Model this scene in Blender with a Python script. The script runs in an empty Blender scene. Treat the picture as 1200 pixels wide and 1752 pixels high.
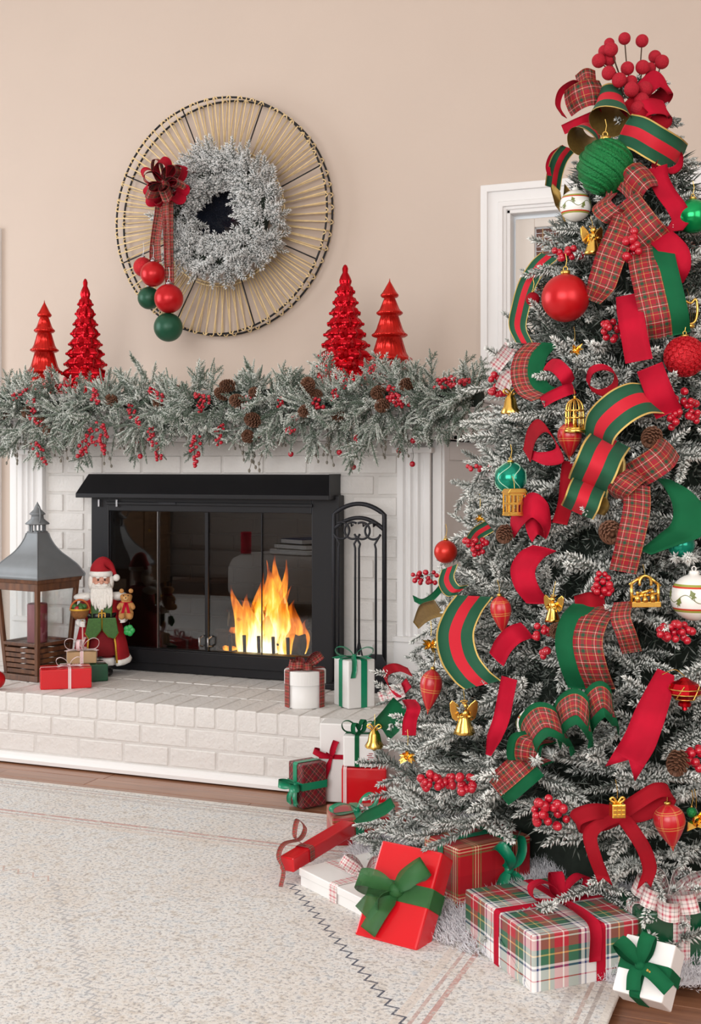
import bpy, bmesh, math, random
import numpy as np
from mathutils import Vector, Matrix, Quaternion

# ---------------------------------------------------------------- camera
FPX, YAW = 2100.0, math.radians(21.6)
CAM = Vector((2.133, -4.578, 1.004))
FWD = Vector((-math.sin(YAW), math.cos(YAW), 0)); RGT = Vector((math.cos(YAW), math.sin(YAW), 0)); UP = Vector((0, 0, 1))
HX, HY = 600.0, 800.0                      # image column of the optical axis, row of the horizon
sc = bpy.context.scene
cd = bpy.data.cameras.new('camera'); cam = bpy.data.objects.new('camera', cd); sc.collection.objects.link(cam)
cam.location = CAM; cam.rotation_euler = (math.pi / 2, 0, YAW)
cd.sensor_fit = 'VERTICAL'; cd.sensor_height = 36.0; cd.lens = FPX / 1752 * 36.0
cd.shift_y = -(876 - HY) / 1752; cd.clip_start = 0.05
sc.camera = cam

# ---------------------------------------------------------------- sky, window light, exposure
w = bpy.data.worlds.new('sky'); sc.world = w; w.use_nodes = True
bg = w.node_tree.nodes['Background']; bg.inputs[0].default_value = (0.90, 0.95, 1.0, 1); bg.inputs[1].default_value = 1.2
def area(name, loc, target, sx, sy, power, col):
    l = bpy.data.lights.new(name, 'AREA'); l.shape = 'RECTANGLE'; l.size = sx; l.size_y = sy; l.energy = power; l.color = col
    o = bpy.data.objects.new(name, l); sc.collection.objects.link(o); o.location = loc
    o.rotation_euler = (Vector(target) - Vector(loc)).to_track_quat('-Z', 'Y').to_euler()
    return o
area('window_daylight_side', (-3.25, -2.6, 1.75), (0.6, -2.3, 0.9), 2.7, 2.3, 78, (0.93, 0.97, 1.0))
area('window_daylight_rear', (1.1, -7.15, 1.9), (0.7, -1, 1.1), 3.6, 2.4, 150, (1.0, 0.985, 0.96))
area('window_daylight_rear_side', (4.1, -4.6, 1.9), (0.6, -1.2, 0.9), 2.4, 2.2, 48, (1.0, 0.975, 0.94))
sc.view_settings.view_transform = 'Standard'; sc.view_settings.look = 'None'
sc.view_settings.exposure = 0.08; sc.view_settings.gamma = 1.0; sc.view_settings.use_curve_mapping = False
sc.cycles.max_bounces = 10; sc.cycles.diffuse_bounces = 4; sc.cycles.glossy_bounces = 4
sc.cycles.transparent_max_bounces = 16; sc.cycles.transmission_bounces = 6
sc.cycles.caustics_reflective = False; sc.cycles.caustics_refractive = False; sc.cycles.sample_clamp_indirect = 6.0

# ---------------------------------------------------------------- pixel -> place in the room
def ray(px, py): return FWD + RGT * ((px - HX) / FPX) + UP * ((HY - py) / FPX)
def atY(px, py, Y):
    r = ray(px, py); return CAM + r * ((Y - CAM.y) / r.y)
def atZ(px, py, Z):
    r = ray(px, py); return CAM + r * ((Z - CAM.z) / r.z)
def atD(px, py, d): return CAM + ray(px, py) * d
def depth(p): return (Vector(p) - CAM).dot(FWD)
R3 = random.Random(7)

# ---------------------------------------------------------------- materials
def lin(c):
    if isinstance(c, str):
        c = [int(c[i:i + 2], 16) / 255 for i in (0, 2, 4)]
    return tuple(x / 12.92 if x <= 0.04045 else ((x + 0.055) / 1.055) ** 2.4 for x in c) + (1.0,)
def nd(nt, t, **k):
    n = nt.nodes.new(t)
    for a, b in k.items():
        if a.startswith('i_'): n.inputs[a[2:].replace('_', ' ')].default_value = b
        else: setattr(n, a, b)
    return n
def L(nt, a, b): nt.links.new(a, b)
def newmat(name):
    m = bpy.data.materials.new(name); m.use_nodes = True
    nt = m.node_tree; return m, nt, nt.nodes['Principled BSDF']
def mixc(nt, fac, a, b, mode='MIX'):
    n = nt.nodes.new('ShaderNodeMix'); n.data_type = 'RGBA'; n.blend_type = mode
    for s, v in ((n.inputs[0], fac), (n.inputs[6], a), (n.inputs[7], b)):
        if hasattr(v, 'is_linked'): nt.links.new(v, s)
        else: s.default_value = v
    return n.outputs[2]
def mth(nt, op, a, b=0.0, c=None):
    n = nt.nodes.new('ShaderNodeMath'); n.operation = op
    for i, v in enumerate((a, b, c)):
        if v is None: continue
        if hasattr(v, 'is_linked'): nt.links.new(v, n.inputs[i])
        else: n.inputs[i].default_value = v
    return n.outputs[0]
def ramp(nt, fac, stops, interp='LINEAR'):
    n = nt.nodes.new('ShaderNodeValToRGB'); e = n.color_ramp; e.interpolation = interp
    while len(e.elements) < len(stops): e.elements.new(0.5)
    for el, (p, c) in zip(e.elements, stops): el.position = p
    for el, (p, c) in zip(e.elements, stops): el.color = lin(c) if not isinstance(c, tuple) else c
    nt.links.new(fac, n.inputs[0]); return n.outputs[0]
def M(name, col, rough=0.5, metal=0.0, var=0.10, scale=30.0, bump=0.0, bscale=None, spec=0.5, sheen=0.0, coat=0.0, trans=0.0, ior=1.5, alpha=1.0):
    m, nt, b = newmat(name)
    tc = nd(nt, 'ShaderNodeTexCoord')
    nz = nd(nt, 'ShaderNodeTexNoise', i_Scale=scale, i_Detail=4.0); L(nt, tc.outputs['Object'], nz.inputs['Vector'])
    c = lin(col); d = tuple(x * (1 - var * 1.6) for x in c[:3]) + (1,); u = tuple(min(1, x * (1 + var)) for x in c[:3]) + (1,)
    L(nt, mixc(nt, nz.outputs['Fac'], d, u), b.inputs['Base Color'])
    b.inputs['Roughness'].default_value = rough; b.inputs['Metallic'].default_value = metal
    b.inputs['Specular IOR Level'].default_value = spec; b.inputs['IOR'].default_value = ior
    if sheen: b.inputs['Sheen Weight'].default_value = sheen; b.inputs['Sheen Tint'].default_value = c
    if coat: b.inputs['Coat Weight'].default_value = coat; b.inputs['Coat Roughness'].default_value = 0.08
    if trans: b.inputs['Transmission Weight'].default_value = trans
    if bump:
        n2 = nd(nt, 'ShaderNodeTexNoise', i_Scale=bscale or scale, i_Detail=6.0); L(nt, tc.outputs['Object'], n2.inputs['Vector'])
        bp = nd(nt, 'ShaderNodeBump', i_Strength=bump, i_Distance=0.004); L(nt, n2.outputs['Fac'], bp.inputs['Height']); L(nt, bp.outputs[0], b.inputs['Normal'])
    return m
def uvsock(nt):
    u = nd(nt, 'ShaderNodeUVMap'); s = nd(nt, 'ShaderNodeSeparateXYZ'); L(nt, u.outputs[0], s.inputs[0]); return s.outputs[0], s.outputs[1]
def plaid(name, warp, weft, su, sv, rough=0.55, diag=False, spec=0.4):
    """woven check: two sets of stripes over the surface coordinates, half and half"""
    m, nt, b = newmat(name); u, v = uvsock(nt)
    if diag: u, v = mth(nt, 'ADD', u, v), mth(nt, 'SUBTRACT', u, v)
    fu = mth(nt, 'FRACT', mth(nt, 'MULTIPLY', u, su)); fv = mth(nt, 'FRACT', mth(nt, 'MULTIPLY', v, sv))
    c = mixc(nt, 0.5, ramp(nt, fu, warp, 'CONSTANT'), ramp(nt, fv, weft, 'CONSTANT'))
    L(nt, c, b.inputs['Base Color']); b.inputs['Roughness'].default_value = rough; b.inputs['Specular IOR Level'].default_value = spec
    b.inputs['Sheen Weight'].default_value = 0.03
    return m
def banded(name, stops, rough=0.75, sheen=0.04):
    m, nt, b = newmat(name); u, v = uvsock(nt)
    L(nt, ramp(nt, u, stops, 'CONSTANT'), b.inputs['Base Color']); b.inputs['Roughness'].default_value = rough
    b.inputs['Sheen Weight'].default_value = sheen
    return m

# ---------------------------------------------------------------- mesh building
class MB:
    def __init__(s): s.v = []; s.f = []; s.m = []; s.uv = []; s.hasuv = False
    def add(s, vs, fs, mat=0, uvs=None):
        o = len(s.v); s.v.extend([tuple(x) for x in vs])
        for i, f in enumerate(fs):
            s.f.append([o + j for j in f]); s.m.append(mat if isinstance(mat, int) else mat[i])
            s.uv.append(uvs[i] if uvs else None)
        if uvs: s.hasuv = True
        return s
    def box(s, c, d, M4=None, mat=0, taper=1.0):
        cx, cy, cz = c; x, y, z = d[0] / 2, d[1] / 2, d[2] / 2
        vs = [Vector((cx + i * x * (taper if k > 0 else 1), cy + j * y * (taper if k > 0 else 1), cz + k * z)) for k in (-1, 1) for j in (-1, 1) for i in (-1, 1)]
        fs = [(0, 2, 3, 1), (4, 5, 7, 6), (0, 1, 5, 4), (1, 3, 7, 5), (3, 2, 6, 7), (2, 0, 4, 6)]
        ax = [(0, 1), (0, 1), (0, 2), (1, 2), (0, 2), (1, 2)]
        uvs = [[(vs[j][a], vs[j][b]) for j in f] for f, (a, b) in zip(fs, ax)]
        if M4 is not None: vs = [M4 @ v for v in vs]
        return s.add(vs, fs, mat, uvs)
    def lathe(s, prof, n=24, M4=None, mat=0, cap=True, ph=0.0, mod=None):
        vs = []; fs = []
        for i, (r, z) in enumerate(prof):
            for k in range(n):
                a = 2 * math.pi * k / n + ph; q = r * (mod(a, z) if mod else 1)
                vs.append(Vector((q * math.cos(a), q * math.sin(a), z)))
        uvs = []
        for i in range(len(prof) - 1):
            for k in range(n):
                k2 = (k + 1) % n
                fs.append((i * n + k, i * n + k2, (i + 1) * n + k2, (i + 1) * n + k))
                u0, u1 = k / n, (k + 1) / n; v0, v1 = i / (len(prof) - 1), (i + 1) / (len(prof) - 1)
                uvs.append([(u0, v0), (u1, v0), (u1, v1), (u0, v1)])
        if cap:
            fs.append(tuple(range(n - 1, -1, -1))); uvs.append([(0, 0)] * n)
            fs.append(tuple((len(prof) - 1) * n + k for k in range(n))); uvs.append([(0, 1)] * n)
        if M4 is not None: vs = [M4 @ v for v in vs]
        return s.add(vs, fs, mat, uvs)
    def ball(s, c, r, nu=20, nv=12, mat=0, M4=None, sc=(1, 1, 1)):
        prof = [(max(1e-5, r * math.sin(math.pi * i / nv)), -r * math.cos(math.pi * i / nv)) for i in range(nv + 1)]
        T = Matrix.Translation(c) @ Matrix.Diagonal((*sc, 1)); T = (M4 @ T) if M4 is not None else T
        return s.lathe(prof, nu, T, mat, cap=False)
    def tube(s, pts, r, n=8, mat=0, closed=False, M4=None):
        pts = [Vector(p) for p in pts]; k = len(pts); vs = []; fs = []
        up = None
        for i, p in enumerate(pts):
            a = pts[(i - 1) % k] if (closed or i > 0) else p; b = pts[(i + 1) % k] if (closed or i < k - 1) else p
            t = (b - a).normalized() if (b - a).length > 1e-9 else Vector((0, 0, 1))
            if up is None: up = Vector((0, 0, 1)) if abs(t.z) < 0.9 else Vector((1, 0, 0))
            x = t.cross(up); x = x.normalized() if x.length > 1e-6 else t.orthogonal().normalized(); y = x.cross(t).normalized(); up = y
            rr = r[i] if isinstance(r, (list, tuple)) else r
            for j in range(n):
                q = 2 * math.pi * j / n; vs.append(p + (x * math.cos(q) + y * math.sin(q)) * rr)
        for i in range(k if closed else k - 1):
            i2 = (i + 1) % k
            for j in range(n):
                j2 = (j + 1) % n; fs.append((i * n + j, i2 * n + j, i2 * n + j2, i * n + j2))
        if not closed: fs.append(tuple(range(n))); fs.append(tuple((k - 1) * n + j for j in range(n - 1, -1, -1)))
        if M4 is not None: vs = [M4 @ v for v in vs]
        return s.add(vs, fs, mat)
    def prism(s, outline, y0, y1, M4=None, mat=0):
        """outline of (x, z) points, thickness along y"""
        n = len(outline); vs = [Vector((x, y0, z)) for x, z in outline] + [Vector((x, y1, z)) for x, z in outline]
        fs = [tuple(range(n)), tuple(range(2 * n - 1, n - 1, -1))] + [(i, i + n, (i + 1) % n + n, (i + 1) % n) for i in range(n)]
        uvs = [[(vs[j][0], vs[j][2]) for j in f] for f in fs]
        if M4 is not None: vs = [M4 @ v for v in vs]
        return s.add(vs, fs, mat, uvs)
    def strip(s, pts, wd, width, thick=0.0009, mats=(0, 1), nc=3, vscale=1.0, bow=0.0):
        """a ribbon: front and back face a hair apart; wd = direction across (one per point)"""
        n = len(pts); vs = []; ln = [0.0]
        for i in range(1, n): ln.append(ln[-1] + (pts[i] - pts[i - 1]).length)
        wm = max(width) if isinstance(width, (list, tuple)) else width
        for side in (0, 1):
            for i in range(n):
                t = (pts[min(i + 1, n - 1)] - pts[max(i - 1, 0)]); d = wd[i]; nn = t.cross(d)
                nn = nn.normalized() if nn.length > 1e-9 else Vector((0, 0, 1))
                ww = width[i] if isinstance(width, (list, tuple)) else width
                for c in range(nc):
                    q = c / (nc - 1) - 0.5
                    vs.append(pts[i] + d * (q * ww) + nn * ((thick if side == 0 else -thick) * 0.5 + bow * ww * (0.25 - q * q)))
        fs = []; ms = []; uvs = []
        for side in (0, 1):
            o = side * n * nc
            for i in range(n - 1):
                for c in range(nc - 1):
                    q = [o + i * nc + c, o + i * nc + c + 1, o + (i + 1) * nc + c + 1, o + (i + 1) * nc + c]
                    u = [(c / (nc - 1), ln[i] / wm * vscale), ((c + 1) / (nc - 1), ln[i] / wm * vscale), ((c + 1) / (nc - 1), ln[i + 1] / wm * vscale), (c / (nc - 1), ln[i + 1] / wm * vscale)]
                    if side == 0: q = q[::-1]; u = u[::-1]
                    fs.append(q); uvs.append(u); ms.append(mats[side])
        o = n * nc
        rim = [(i * nc, (i + 1) * nc) for i in range(n - 1)] + [((i + 1) * nc + nc - 1, i * nc + nc - 1) for i in range(n - 1)] + [(c + 1, c) for c in range(nc - 1)] + [((n - 1) * nc + c, (n - 1) * nc + c + 1) for c in range(nc - 1)]
        for a, b in rim:
            fs.append((a, b, b + o, a + o)); uvs.append([(0.005, 0)] * 4); ms.append(mats[1])
        return s.add(vs, fs, ms, uvs)
    def mesh(s, name, mats, smooth=False):
        me = bpy.data.meshes.new(name); me.from_pydata(s.v, [], s.f)
        for m in (mats if isinstance(mats, (list, tuple)) else [mats]): me.materials.append(m)
        me.polygons.foreach_set('material_index', s.m)
        if s.hasuv:
            ul = me.uv_layers.new(name='UVMap'); flat = []
            for f, u in zip(s.f, s.uv):
                if u is None: flat.extend([0.0] * (2 * len(f)))
                else:
                    for a in u: flat.extend(a)
            ul.data.foreach_set('uv', flat)
        if smooth: me.polygons.foreach_set('use_smooth', [True] * len(s.f))
        me.update(); return me
    def build(s, name, mats, parent=None, smooth=False, bevel=0.0, loc=None, segs=2):
        o = link(name, s.mesh(name, mats, smooth), parent)
        if loc is not None: o.location = loc
        if bevel:
            b = o.modifiers.new('soft_edges', 'BEVEL'); b.width = bevel; b.segments = segs; b.limit_method = 'ANGLE'; b.harden_normals = False
        return o
def link(name, data, parent=None):
    o = bpy.data.objects.new(name, data); sc.collection.objects.link(o)
    if parent is not None: o.parent = parent
    return o
def tag(o, label, cat, group=None, kind=None):
    if label: o['label'] = label
    if cat: o['category'] = cat
    if group: o['group'] = group
    if kind: o['kind'] = kind
    return o
def thing(name, label, cat, loc=(0, 0, 0), rz=0.0, group=None, quat=None):
    o = link(name, None); o.location = loc; o.empty_display_size = 0.05
    if quat is not None: o.rotation_mode = 'QUATERNION'; o.rotation_quaternion = quat
    else: o.rotation_euler = (0, 0, rz)
    return tag(o, label, cat, group)
def struct(o): o['kind'] = 'structure'; return o
def inst(name, me, parent, loc, rot=None, scale=None):
    o = link(name, me, parent); o.location = loc
    if rot is not None:
        o.rotation_mode = 'QUATERNION'; o.rotation_quaternion = rot
    if scale is not None: o.scale = (scale, scale, scale) if not isinstance(scale, (tuple, list)) else scale
    return o
def crom(P, n=10):
    """smooth curve through the points (tuples of any length)"""
    P = [np.array(p, float) for p in P]; P = [2 * P[0] - P[1]] + P + [2 * P[-1] - P[-2]]; out = []
    for i in range(1, len(P) - 2):
        for k in range(n):
            t = k / n; a, b, c, d = P[i - 1:i + 3]
            out.append(0.5 * (2 * b + (c - a) * t + (2 * a - 5 * b + 4 * c - d) * t * t + (3 * b - a - 3 * c + d) * t ** 3))
    out.append(P[-2]); return out
def rot_to(x, roll=0.0):
    """turns local +X onto direction x"""
    q = Vector((1, 0, 0)).rotation_difference(Vector(x).normalized()); return q @ Quaternion((1, 0, 0), roll)
FACE = YAW            # rz that turns a thing's local -Y towards the camera

# ---------------------------------------------------------------- palette
m_wall = M('wall_paint', 'CCBBAE', 0.75, var=0.02, scale=3)
m_trim = M('white_trim_paint', 'E9E7E6', 0.4, var=0.02, scale=5)
m_brick = M('white_painted_brick', 'DEDAD6', 0.6, var=0.05, scale=25, bump=0.9, bscale=60)
m_mortar = M('white_painted_mortar', 'D6D2CE', 0.75, var=0.05, scale=40, bump=0.4, bscale=120)
m_black = M('black_steel', '17171B', 0.42, 0.3, var=0.15, scale=8)
m_iron = M('wrought_iron', '26262B', 0.5, 0.4, var=0.15, bump=0.2, bscale=150)
m_soot = M('sooty_firebrick', '1E1B1A', 0.9, var=0.3, scale=20, bump=0.4)
m_ceil = M('ceiling_paint', 'EEECE8', 0.8, var=0.01)
m_cream = M('cream_door_paint', 'DCD3CA', 0.45, var=0.02)
m_chrome = M('brushed_chrome', 'B5B5B8', 0.3, 1.0)
m_gold = M('shiny_gold', 'EDC062', 0.22, 1.0, var=0.12, scale=60)
m_goldcap = M('antique_gold', 'D2AE5C', 0.32, 1.0)
m_goldback = M('gold_lame_backing', '9C7F45', 0.42, 0.75, var=0.25, scale=120)
m_velvet = M('red_velvet', 'B4082A', 0.8, var=0.3, scale=14, sheen=0.15, spec=0.2)  # strong mottling puts the light and dark shading of the nap into the colour
m_velvet_dk = M('dark_red_velvet', '96061A', 0.8, var=0.3, scale=14, sheen=0.15, spec=0.2)
m_green = M('green_felt_ribbon', '0C5C38', 0.8, var=0.2, scale=16, sheen=0.05, spec=0.2)
m_greensat = M('green_satin_ribbon', '0E8A63', 0.32, var=0.10, scale=30, spec=0.6)
m_redmatte = M('matte_red_glass', 'C20F18', 0.33, 0.35, var=0.05)
m_redshine = M('metallic_red_glass', 'C00E1E', 0.16, 0.85, var=0.08)
m_redglit = M('red_glitter', 'D01525', 0.45, 0.4, var=0.4, scale=260, bump=0.8, bscale=320)
m_greenball = M('dark_green_ball', '135038', 0.4, 0.2, var=0.08)
m_greenshine = M('bright_green_glass', '0B9B55', 0.2, 0.6, var=0.05)
m_greenglit = M('green_glitter', '0B7A3C', 0.42, 0.45, var=0.45, scale=260, bump=0.8, bscale=320)
m_teal = M('teal_glass', '0C8C72', 0.2, 0.55, var=0.1)
m_lace = M('pale_lacework', 'A9D8BC', 0.6)
m_berry = M('red_berry', 'B80A26', 0.22, 0.0, var=0.15, scale=60, coat=0.5)
m_flockberry = M('flocked_red_berry', 'A80A24', 0.85, var=0.2, scale=200, sheen=0.5, bump=0.5, bscale=300)
m_bark = M('brown_twig_bark', '4A382A', 0.9, var=0.3, scale=60, bump=0.5)
m_cone = M('pine_cone_scales', '6B4530', 0.75, var=0.3, scale=70)
m_white_paper = M('white_gift_paper', 'ECEAE8', 0.45, var=0.01)
m_red_paper = M('glossy_red_paper', 'D0101C', 0.24, var=0.05, scale=8, bump=0.15, bscale=9, coat=0.3)
m_green_paper = M('dark_green_paper', '0C4A2E', 0.22, var=0.08, scale=10, bump=0.15, bscale=12, coat=0.3)
m_kraft = M('tan_kraft_paper', 'B99A72', 0.7, var=0.06)
m_fur = M('white_faux_fur', 'E8E6EA', 0.95, var=0.04, sheen=0.4)
m_whitefelt = M('white_plush_trim', 'F2EFEA', 0.95, var=0.05, scale=120, bump=0.6, bscale=160)
def thinfresnel(nt, ior):
    """the same reflectance on the way in and on the way out of a thin unbent sheet"""
    f = nd(nt, 'ShaderNodeFresnel'); g = nd(nt, 'ShaderNodeNewGeometry')
    L(nt, mth(nt, 'ADD', ior, mth(nt, 'MULTIPLY', g.outputs['Backfacing'], 1 / ior - ior)), f.inputs['IOR']); return f
m_glass, _nt, _b = newmat('clear_glass_pane')
_nt.nodes.remove(_b); _t = nd(_nt, 'ShaderNodeBsdfTransparent'); _t.inputs[0].default_value = (.94, .95, .95, 1); _g = nd(_nt, 'ShaderNodeBsdfGlossy', i_Roughness=0.02)
_f = thinfresnel(_nt, 1.5); _x = nd(_nt, 'ShaderNodeMixShader'); L(_nt, _f.outputs[0], _x.inputs[0]); L(_nt, _t.outputs[0], _x.inputs[1]); L(_nt, _g.outputs[0], _x.inputs[2]); L(_nt, _x.outputs[0], _nt.nodes['Material Output'].inputs[0])
m_fireglass, _nt, _b = newmat('tinted_reflective_fire_glass')
_nt.nodes.remove(_b); _t = nd(_nt, 'ShaderNodeBsdfTransparent'); _t.inputs[0].default_value = (.72, .72, .72, 1); _g = nd(_nt, 'ShaderNodeBsdfGlossy', i_Roughness=0.004)
_f = thinfresnel(_nt, 1.75); _x = nd(_nt, 'ShaderNodeMixShader'); L(_nt, _f.outputs[0], _x.inputs[0]); L(_nt, _t.outputs[0], _x.inputs[1]); L(_nt, _g.outputs[0], _x.inputs[2]); L(_nt, _x.outputs[0], _nt.nodes['Material Output'].inputs[0])
RED, DG, WH, YE, NV = '960C22', '1F4A32', 'DCD8CC', 'C9A24A', '1D2B5C'
tart = [(0, RED), (.20, DG), (.27, RED), (.34, 'E6DFCB'), (.37, RED), (.50, DG), (.58, '14402A'), (.64, DG), (.70, RED), (.84, 'D0B060'), (.87, RED)]
m_plaid = plaid('red_tartan_ribbon', tart, tart, 1.9, 1.9, 0.7)
m_plaid_fine = plaid('fine_red_tartan_ribbon', tart, tart, 1.6, 1.6, 0.7)
st = 'C40A26'
m_stripe = banded('green_red_striped_felt', [(0, 'D9B765'), (.045, '095034'), (.335, st), (.645, '095034'), (.955, 'D9B765')])
m_candy = banded('pink_white_stripe_ribbon', [(0, 'EFE3E2'), (.25, 'D87A86'), (.38, 'EFE3E2'), (.62, 'D87A86'), (.75, 'EFE3E2')], 0.6)
m_reddot = banded('red_edged_white_ribbon', [(0, 'C23545'), (.16, 'F0E8E6'), (.42, 'D0606C'), (.58, 'F0E8E6'), (.84, 'C23545')], 0.6)
m_plaidbal = plaid('red_plaid_glass', [(0, 'B81420'), (.44, 'D8A85A'), (.47, 'B81420'), (.53, 'D8A85A'), (.56, 'B81420')], [(0, 'B81420'), (.40, 'D8A85A'), (.45, 'B81420'), (.55, 'D8A85A'), (.60, 'B81420')], 6.0, 3.4, 0.3, spec=0.6)
bigw = [(0, 'E8E6E4'), (.14, 'C23040'), (.155, 'E8E6E4'), (.27, '25346E'), (.30, 'E8E6E4'), (.33, '35684F'), (.44, 'CFB46A'), (.46, '35684F'), (.52, 'B02A38'), (.64, 'E4DCD2'), (.66, 'B02A38'), (.72, '35684F'), (.86, '20284A'), (.90, 'E8E6E4'), (.95, '25346E'), (.975, 'E8E6E4')]
m_bigplaid = plaid('white_green_tartan_paper', bigw, bigw, 1 / 0.155, 1 / 0.155, 0.4)
redw = [(0, 'B01C26'), (.40, '6E7A48'), (.44, 'B01C26'), (.47, 'E3CFA0'), (.50, 'B01C26'), (.54, 'E3CFA0'), (.57, 'B01C26'), (.60, '6E7A48'), (.64, '9C1420')]
m_redplaid = plaid('red_cream_check_paper', redw, redw, 1 / 0.105, 1 / 0.105, 0.3)
dkw = [(0, '7A1626'), (.25, '2E3B34'), (.40, '7A1626'), (.46, 'C8A9A0'), (.485, '7A1626'), (.62, '2E3B34'), (.74, '7A1626'), (.82, 'B89A70'), (.845, '7A1626')]
m_dkplaid = plaid('dark_red_diagonal_check_paper', dkw, dkw, 1 / 0.042, 1 / 0.042, 0.45, diag=True)
whp = [(0, 'E6DAD6'), (.16, 'C05060'), (.28, 'E6DAD6'), (.42, '9A8F90'), (.47, 'E6DAD6'), (.62, 'C05060'), (.74, 'E6DAD6'), (.88, '7F8A80'), (.92, 'E6DAD6')]
m_whplaid = plaid('pale_plaid_ribbon', whp, whp, 1.0, 1.0, 0.7)

def flockmat(name, green, white, rough=0.9):
    m, nt, b = newmat(name); a, _ = uvsock(nt)
    L(nt, mixc(nt, a, lin(green), lin(white)), b.inputs['Base Color']); b.inputs['Roughness'].default_value = rough
    b.inputs['Specular IOR Level'].default_value = 0.15
    return m
m_fir = flockmat('flocked_fir_needles', '2C3A30', 'F4F5F0')
m_wreathfir = flockmat('heavily_flocked_needles', '56625C', 'F6F6F5')
m_garfir = flockmat('snow_dusted_garland_needles', '34543A', 'F6F8F2')
m_inner = M('deep_green_core_and_gap_shade', '252E26', 0.95, var=0.3, scale=80)  # deep green for cores; in the tree its darkness stands in for gap shade

# rug: faded border bands measured from the far and the side edge, a speckled field, a dark stitched medallion line
def rug_mat(lines):
    m, nt, b = newmat('faded_wool_rug')
    tc = nd(nt, 'ShaderNodeTexCoord'); se = nd(nt, 'ShaderNodeSeparateXYZ'); L(nt, tc.outputs['Object'], se.inputs[0])
    x, y = se.outputs[0], se.outputs[1]        # local: origin in the far corner at the tree side, x <= 0, y <= 0
    n1 = nd(nt, 'ShaderNodeTexNoise', i_Scale=125.0, i_Detail=3.0, i_Roughness=0.65); L(nt, tc.outputs['Object'], n1.inputs['Vector'])
    n2 = nd(nt, 'ShaderNodeTexNoise', i_Scale=4.0, i_Detail=4.0); L(nt, tc.outputs['Object'], n2.inputs['Vector'])
    n3 = nd(nt, 'ShaderNodeTexNoise', i_Scale=46.0, i_Detail=5.0, i_Roughness=0.7); L(nt, tc.outputs['Object'], n3.inputs['Vector'])
    c = ramp(nt, n3.outputs['Fac'], [(.30, 'C3B9AE'), (.42, 'D6D2CD'), (.52, 'E3E1DE'), (.62, 'D0D2D3'), (.74, 'BFC6CC')])
    c = mixc(nt, mth(nt, 'MULTIPLY', ramp(nt, n2.outputs['Fac'], [(.45, (0, 0, 0, 1)), (.65, (1, 1, 1, 1))]), 0.28), c, lin('D3C5B6'))
    c = mixc(nt, mth(nt, 'MULTIPLY', ramp(nt, n1.outputs['Fac'], [(.40, (1, 1, 1, 1)), (.47, (0, 0, 0, 1))]), 0.55), c, lin('86858A'))
    c = mixc(nt, mth(nt, 'MULTIPLY', ramp(nt, n1.outputs['Fac'], [(.57, (0, 0, 0, 1)), (.63, (1, 1, 1, 1))]), 0.5), c, lin('E6E1DA'))
    def band(d, at, wd):   # 1 within wd of distance at
        return mth(nt, 'LESS_THAN', mth(nt, 'ABSOLUTE', mth(nt, 'SUBTRACT', d, at)), wd)
    fx, fy = mth(nt, 'MULTIPLY', x, -1.0), mth(nt, 'MULTIPLY', y, -1.0)
    de = mth(nt, 'MINIMUM', fx, fy)
    fade = ramp(nt, n3.outputs['Fac'], [(.38, (0, 0, 0, 1)), (.50, (1, 1, 1, 1))])
    for at, wd, col, k in ((.005, .010, 'E0DAD2', .8), (.035, .004, 'A89C96', .7), (.055, .004, 'B89C92', .7), (.085, .009, 'A79B97', .35), (.30, .006, 'BE8E86', .8), (.325, .004, 'BE9A92', .7), (.35, .010, 'D9C9BC', .5)):
        c = mixc(nt, mth(nt, 'MULTIPLY', mth(nt, 'MULTIPLY', band(de, at, wd), fade), k), c, lin(col))
    for (x0, y0, x1, y1, wd, col, k, fq) in lines:
        dx, dy = x1 - x0, y1 - y0; ln = math.hypot(dx, dy); dx /= ln; dy /= ln
        t = mth(nt, 'ADD', mth(nt, 'MULTIPLY', mth(nt, 'SUBTRACT', x, x0), dx), mth(nt, 'MULTIPLY', mth(nt, 'SUBTRACT', y, y0), dy))
        s = mth(nt, 'SUBTRACT', mth(nt, 'MULTIPLY', mth(nt, 'SUBTRACT', x, x0), dy), mth(nt, 'MULTIPLY', mth(nt, 'SUBTRACT', y, y0), dx))
        zz = mth(nt, 'MULTIPLY', mth(nt, 'PINGPONG', t, 0.5 / fq), 1.0)
        ins = mth(nt, 'MULTIPLY', band(mth(nt, 'ADD', s, zz), 0.25 / fq, wd), mth(nt, 'MULTIPLY', mth(nt, 'GREATER_THAN', t, 0.0), mth(nt, 'LESS_THAN', t, ln)))
        c = mixc(nt, mth(nt, 'MULTIPLY', mth(nt, 'MULTIPLY', ins, ramp(nt, n1.outputs['Fac'], [(.36, (0.2, 0.2, 0.2, 1)), (.46, (1, 1, 1, 1))])), k), c, lin(col))
    L(nt, c, b.inputs['Base Color']); b.inputs['Roughness'].default_value = 0.95; b.inputs['Specular IOR Level'].default_value = 0.1
    bp = nd(nt, 'ShaderNodeBump', i_Strength=0.5, i_Distance=0.003); L(nt, n1.outputs['Fac'], bp.inputs['Height']); L(nt, bp.outputs[0], b.inputs['Normal'])
    return m
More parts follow.
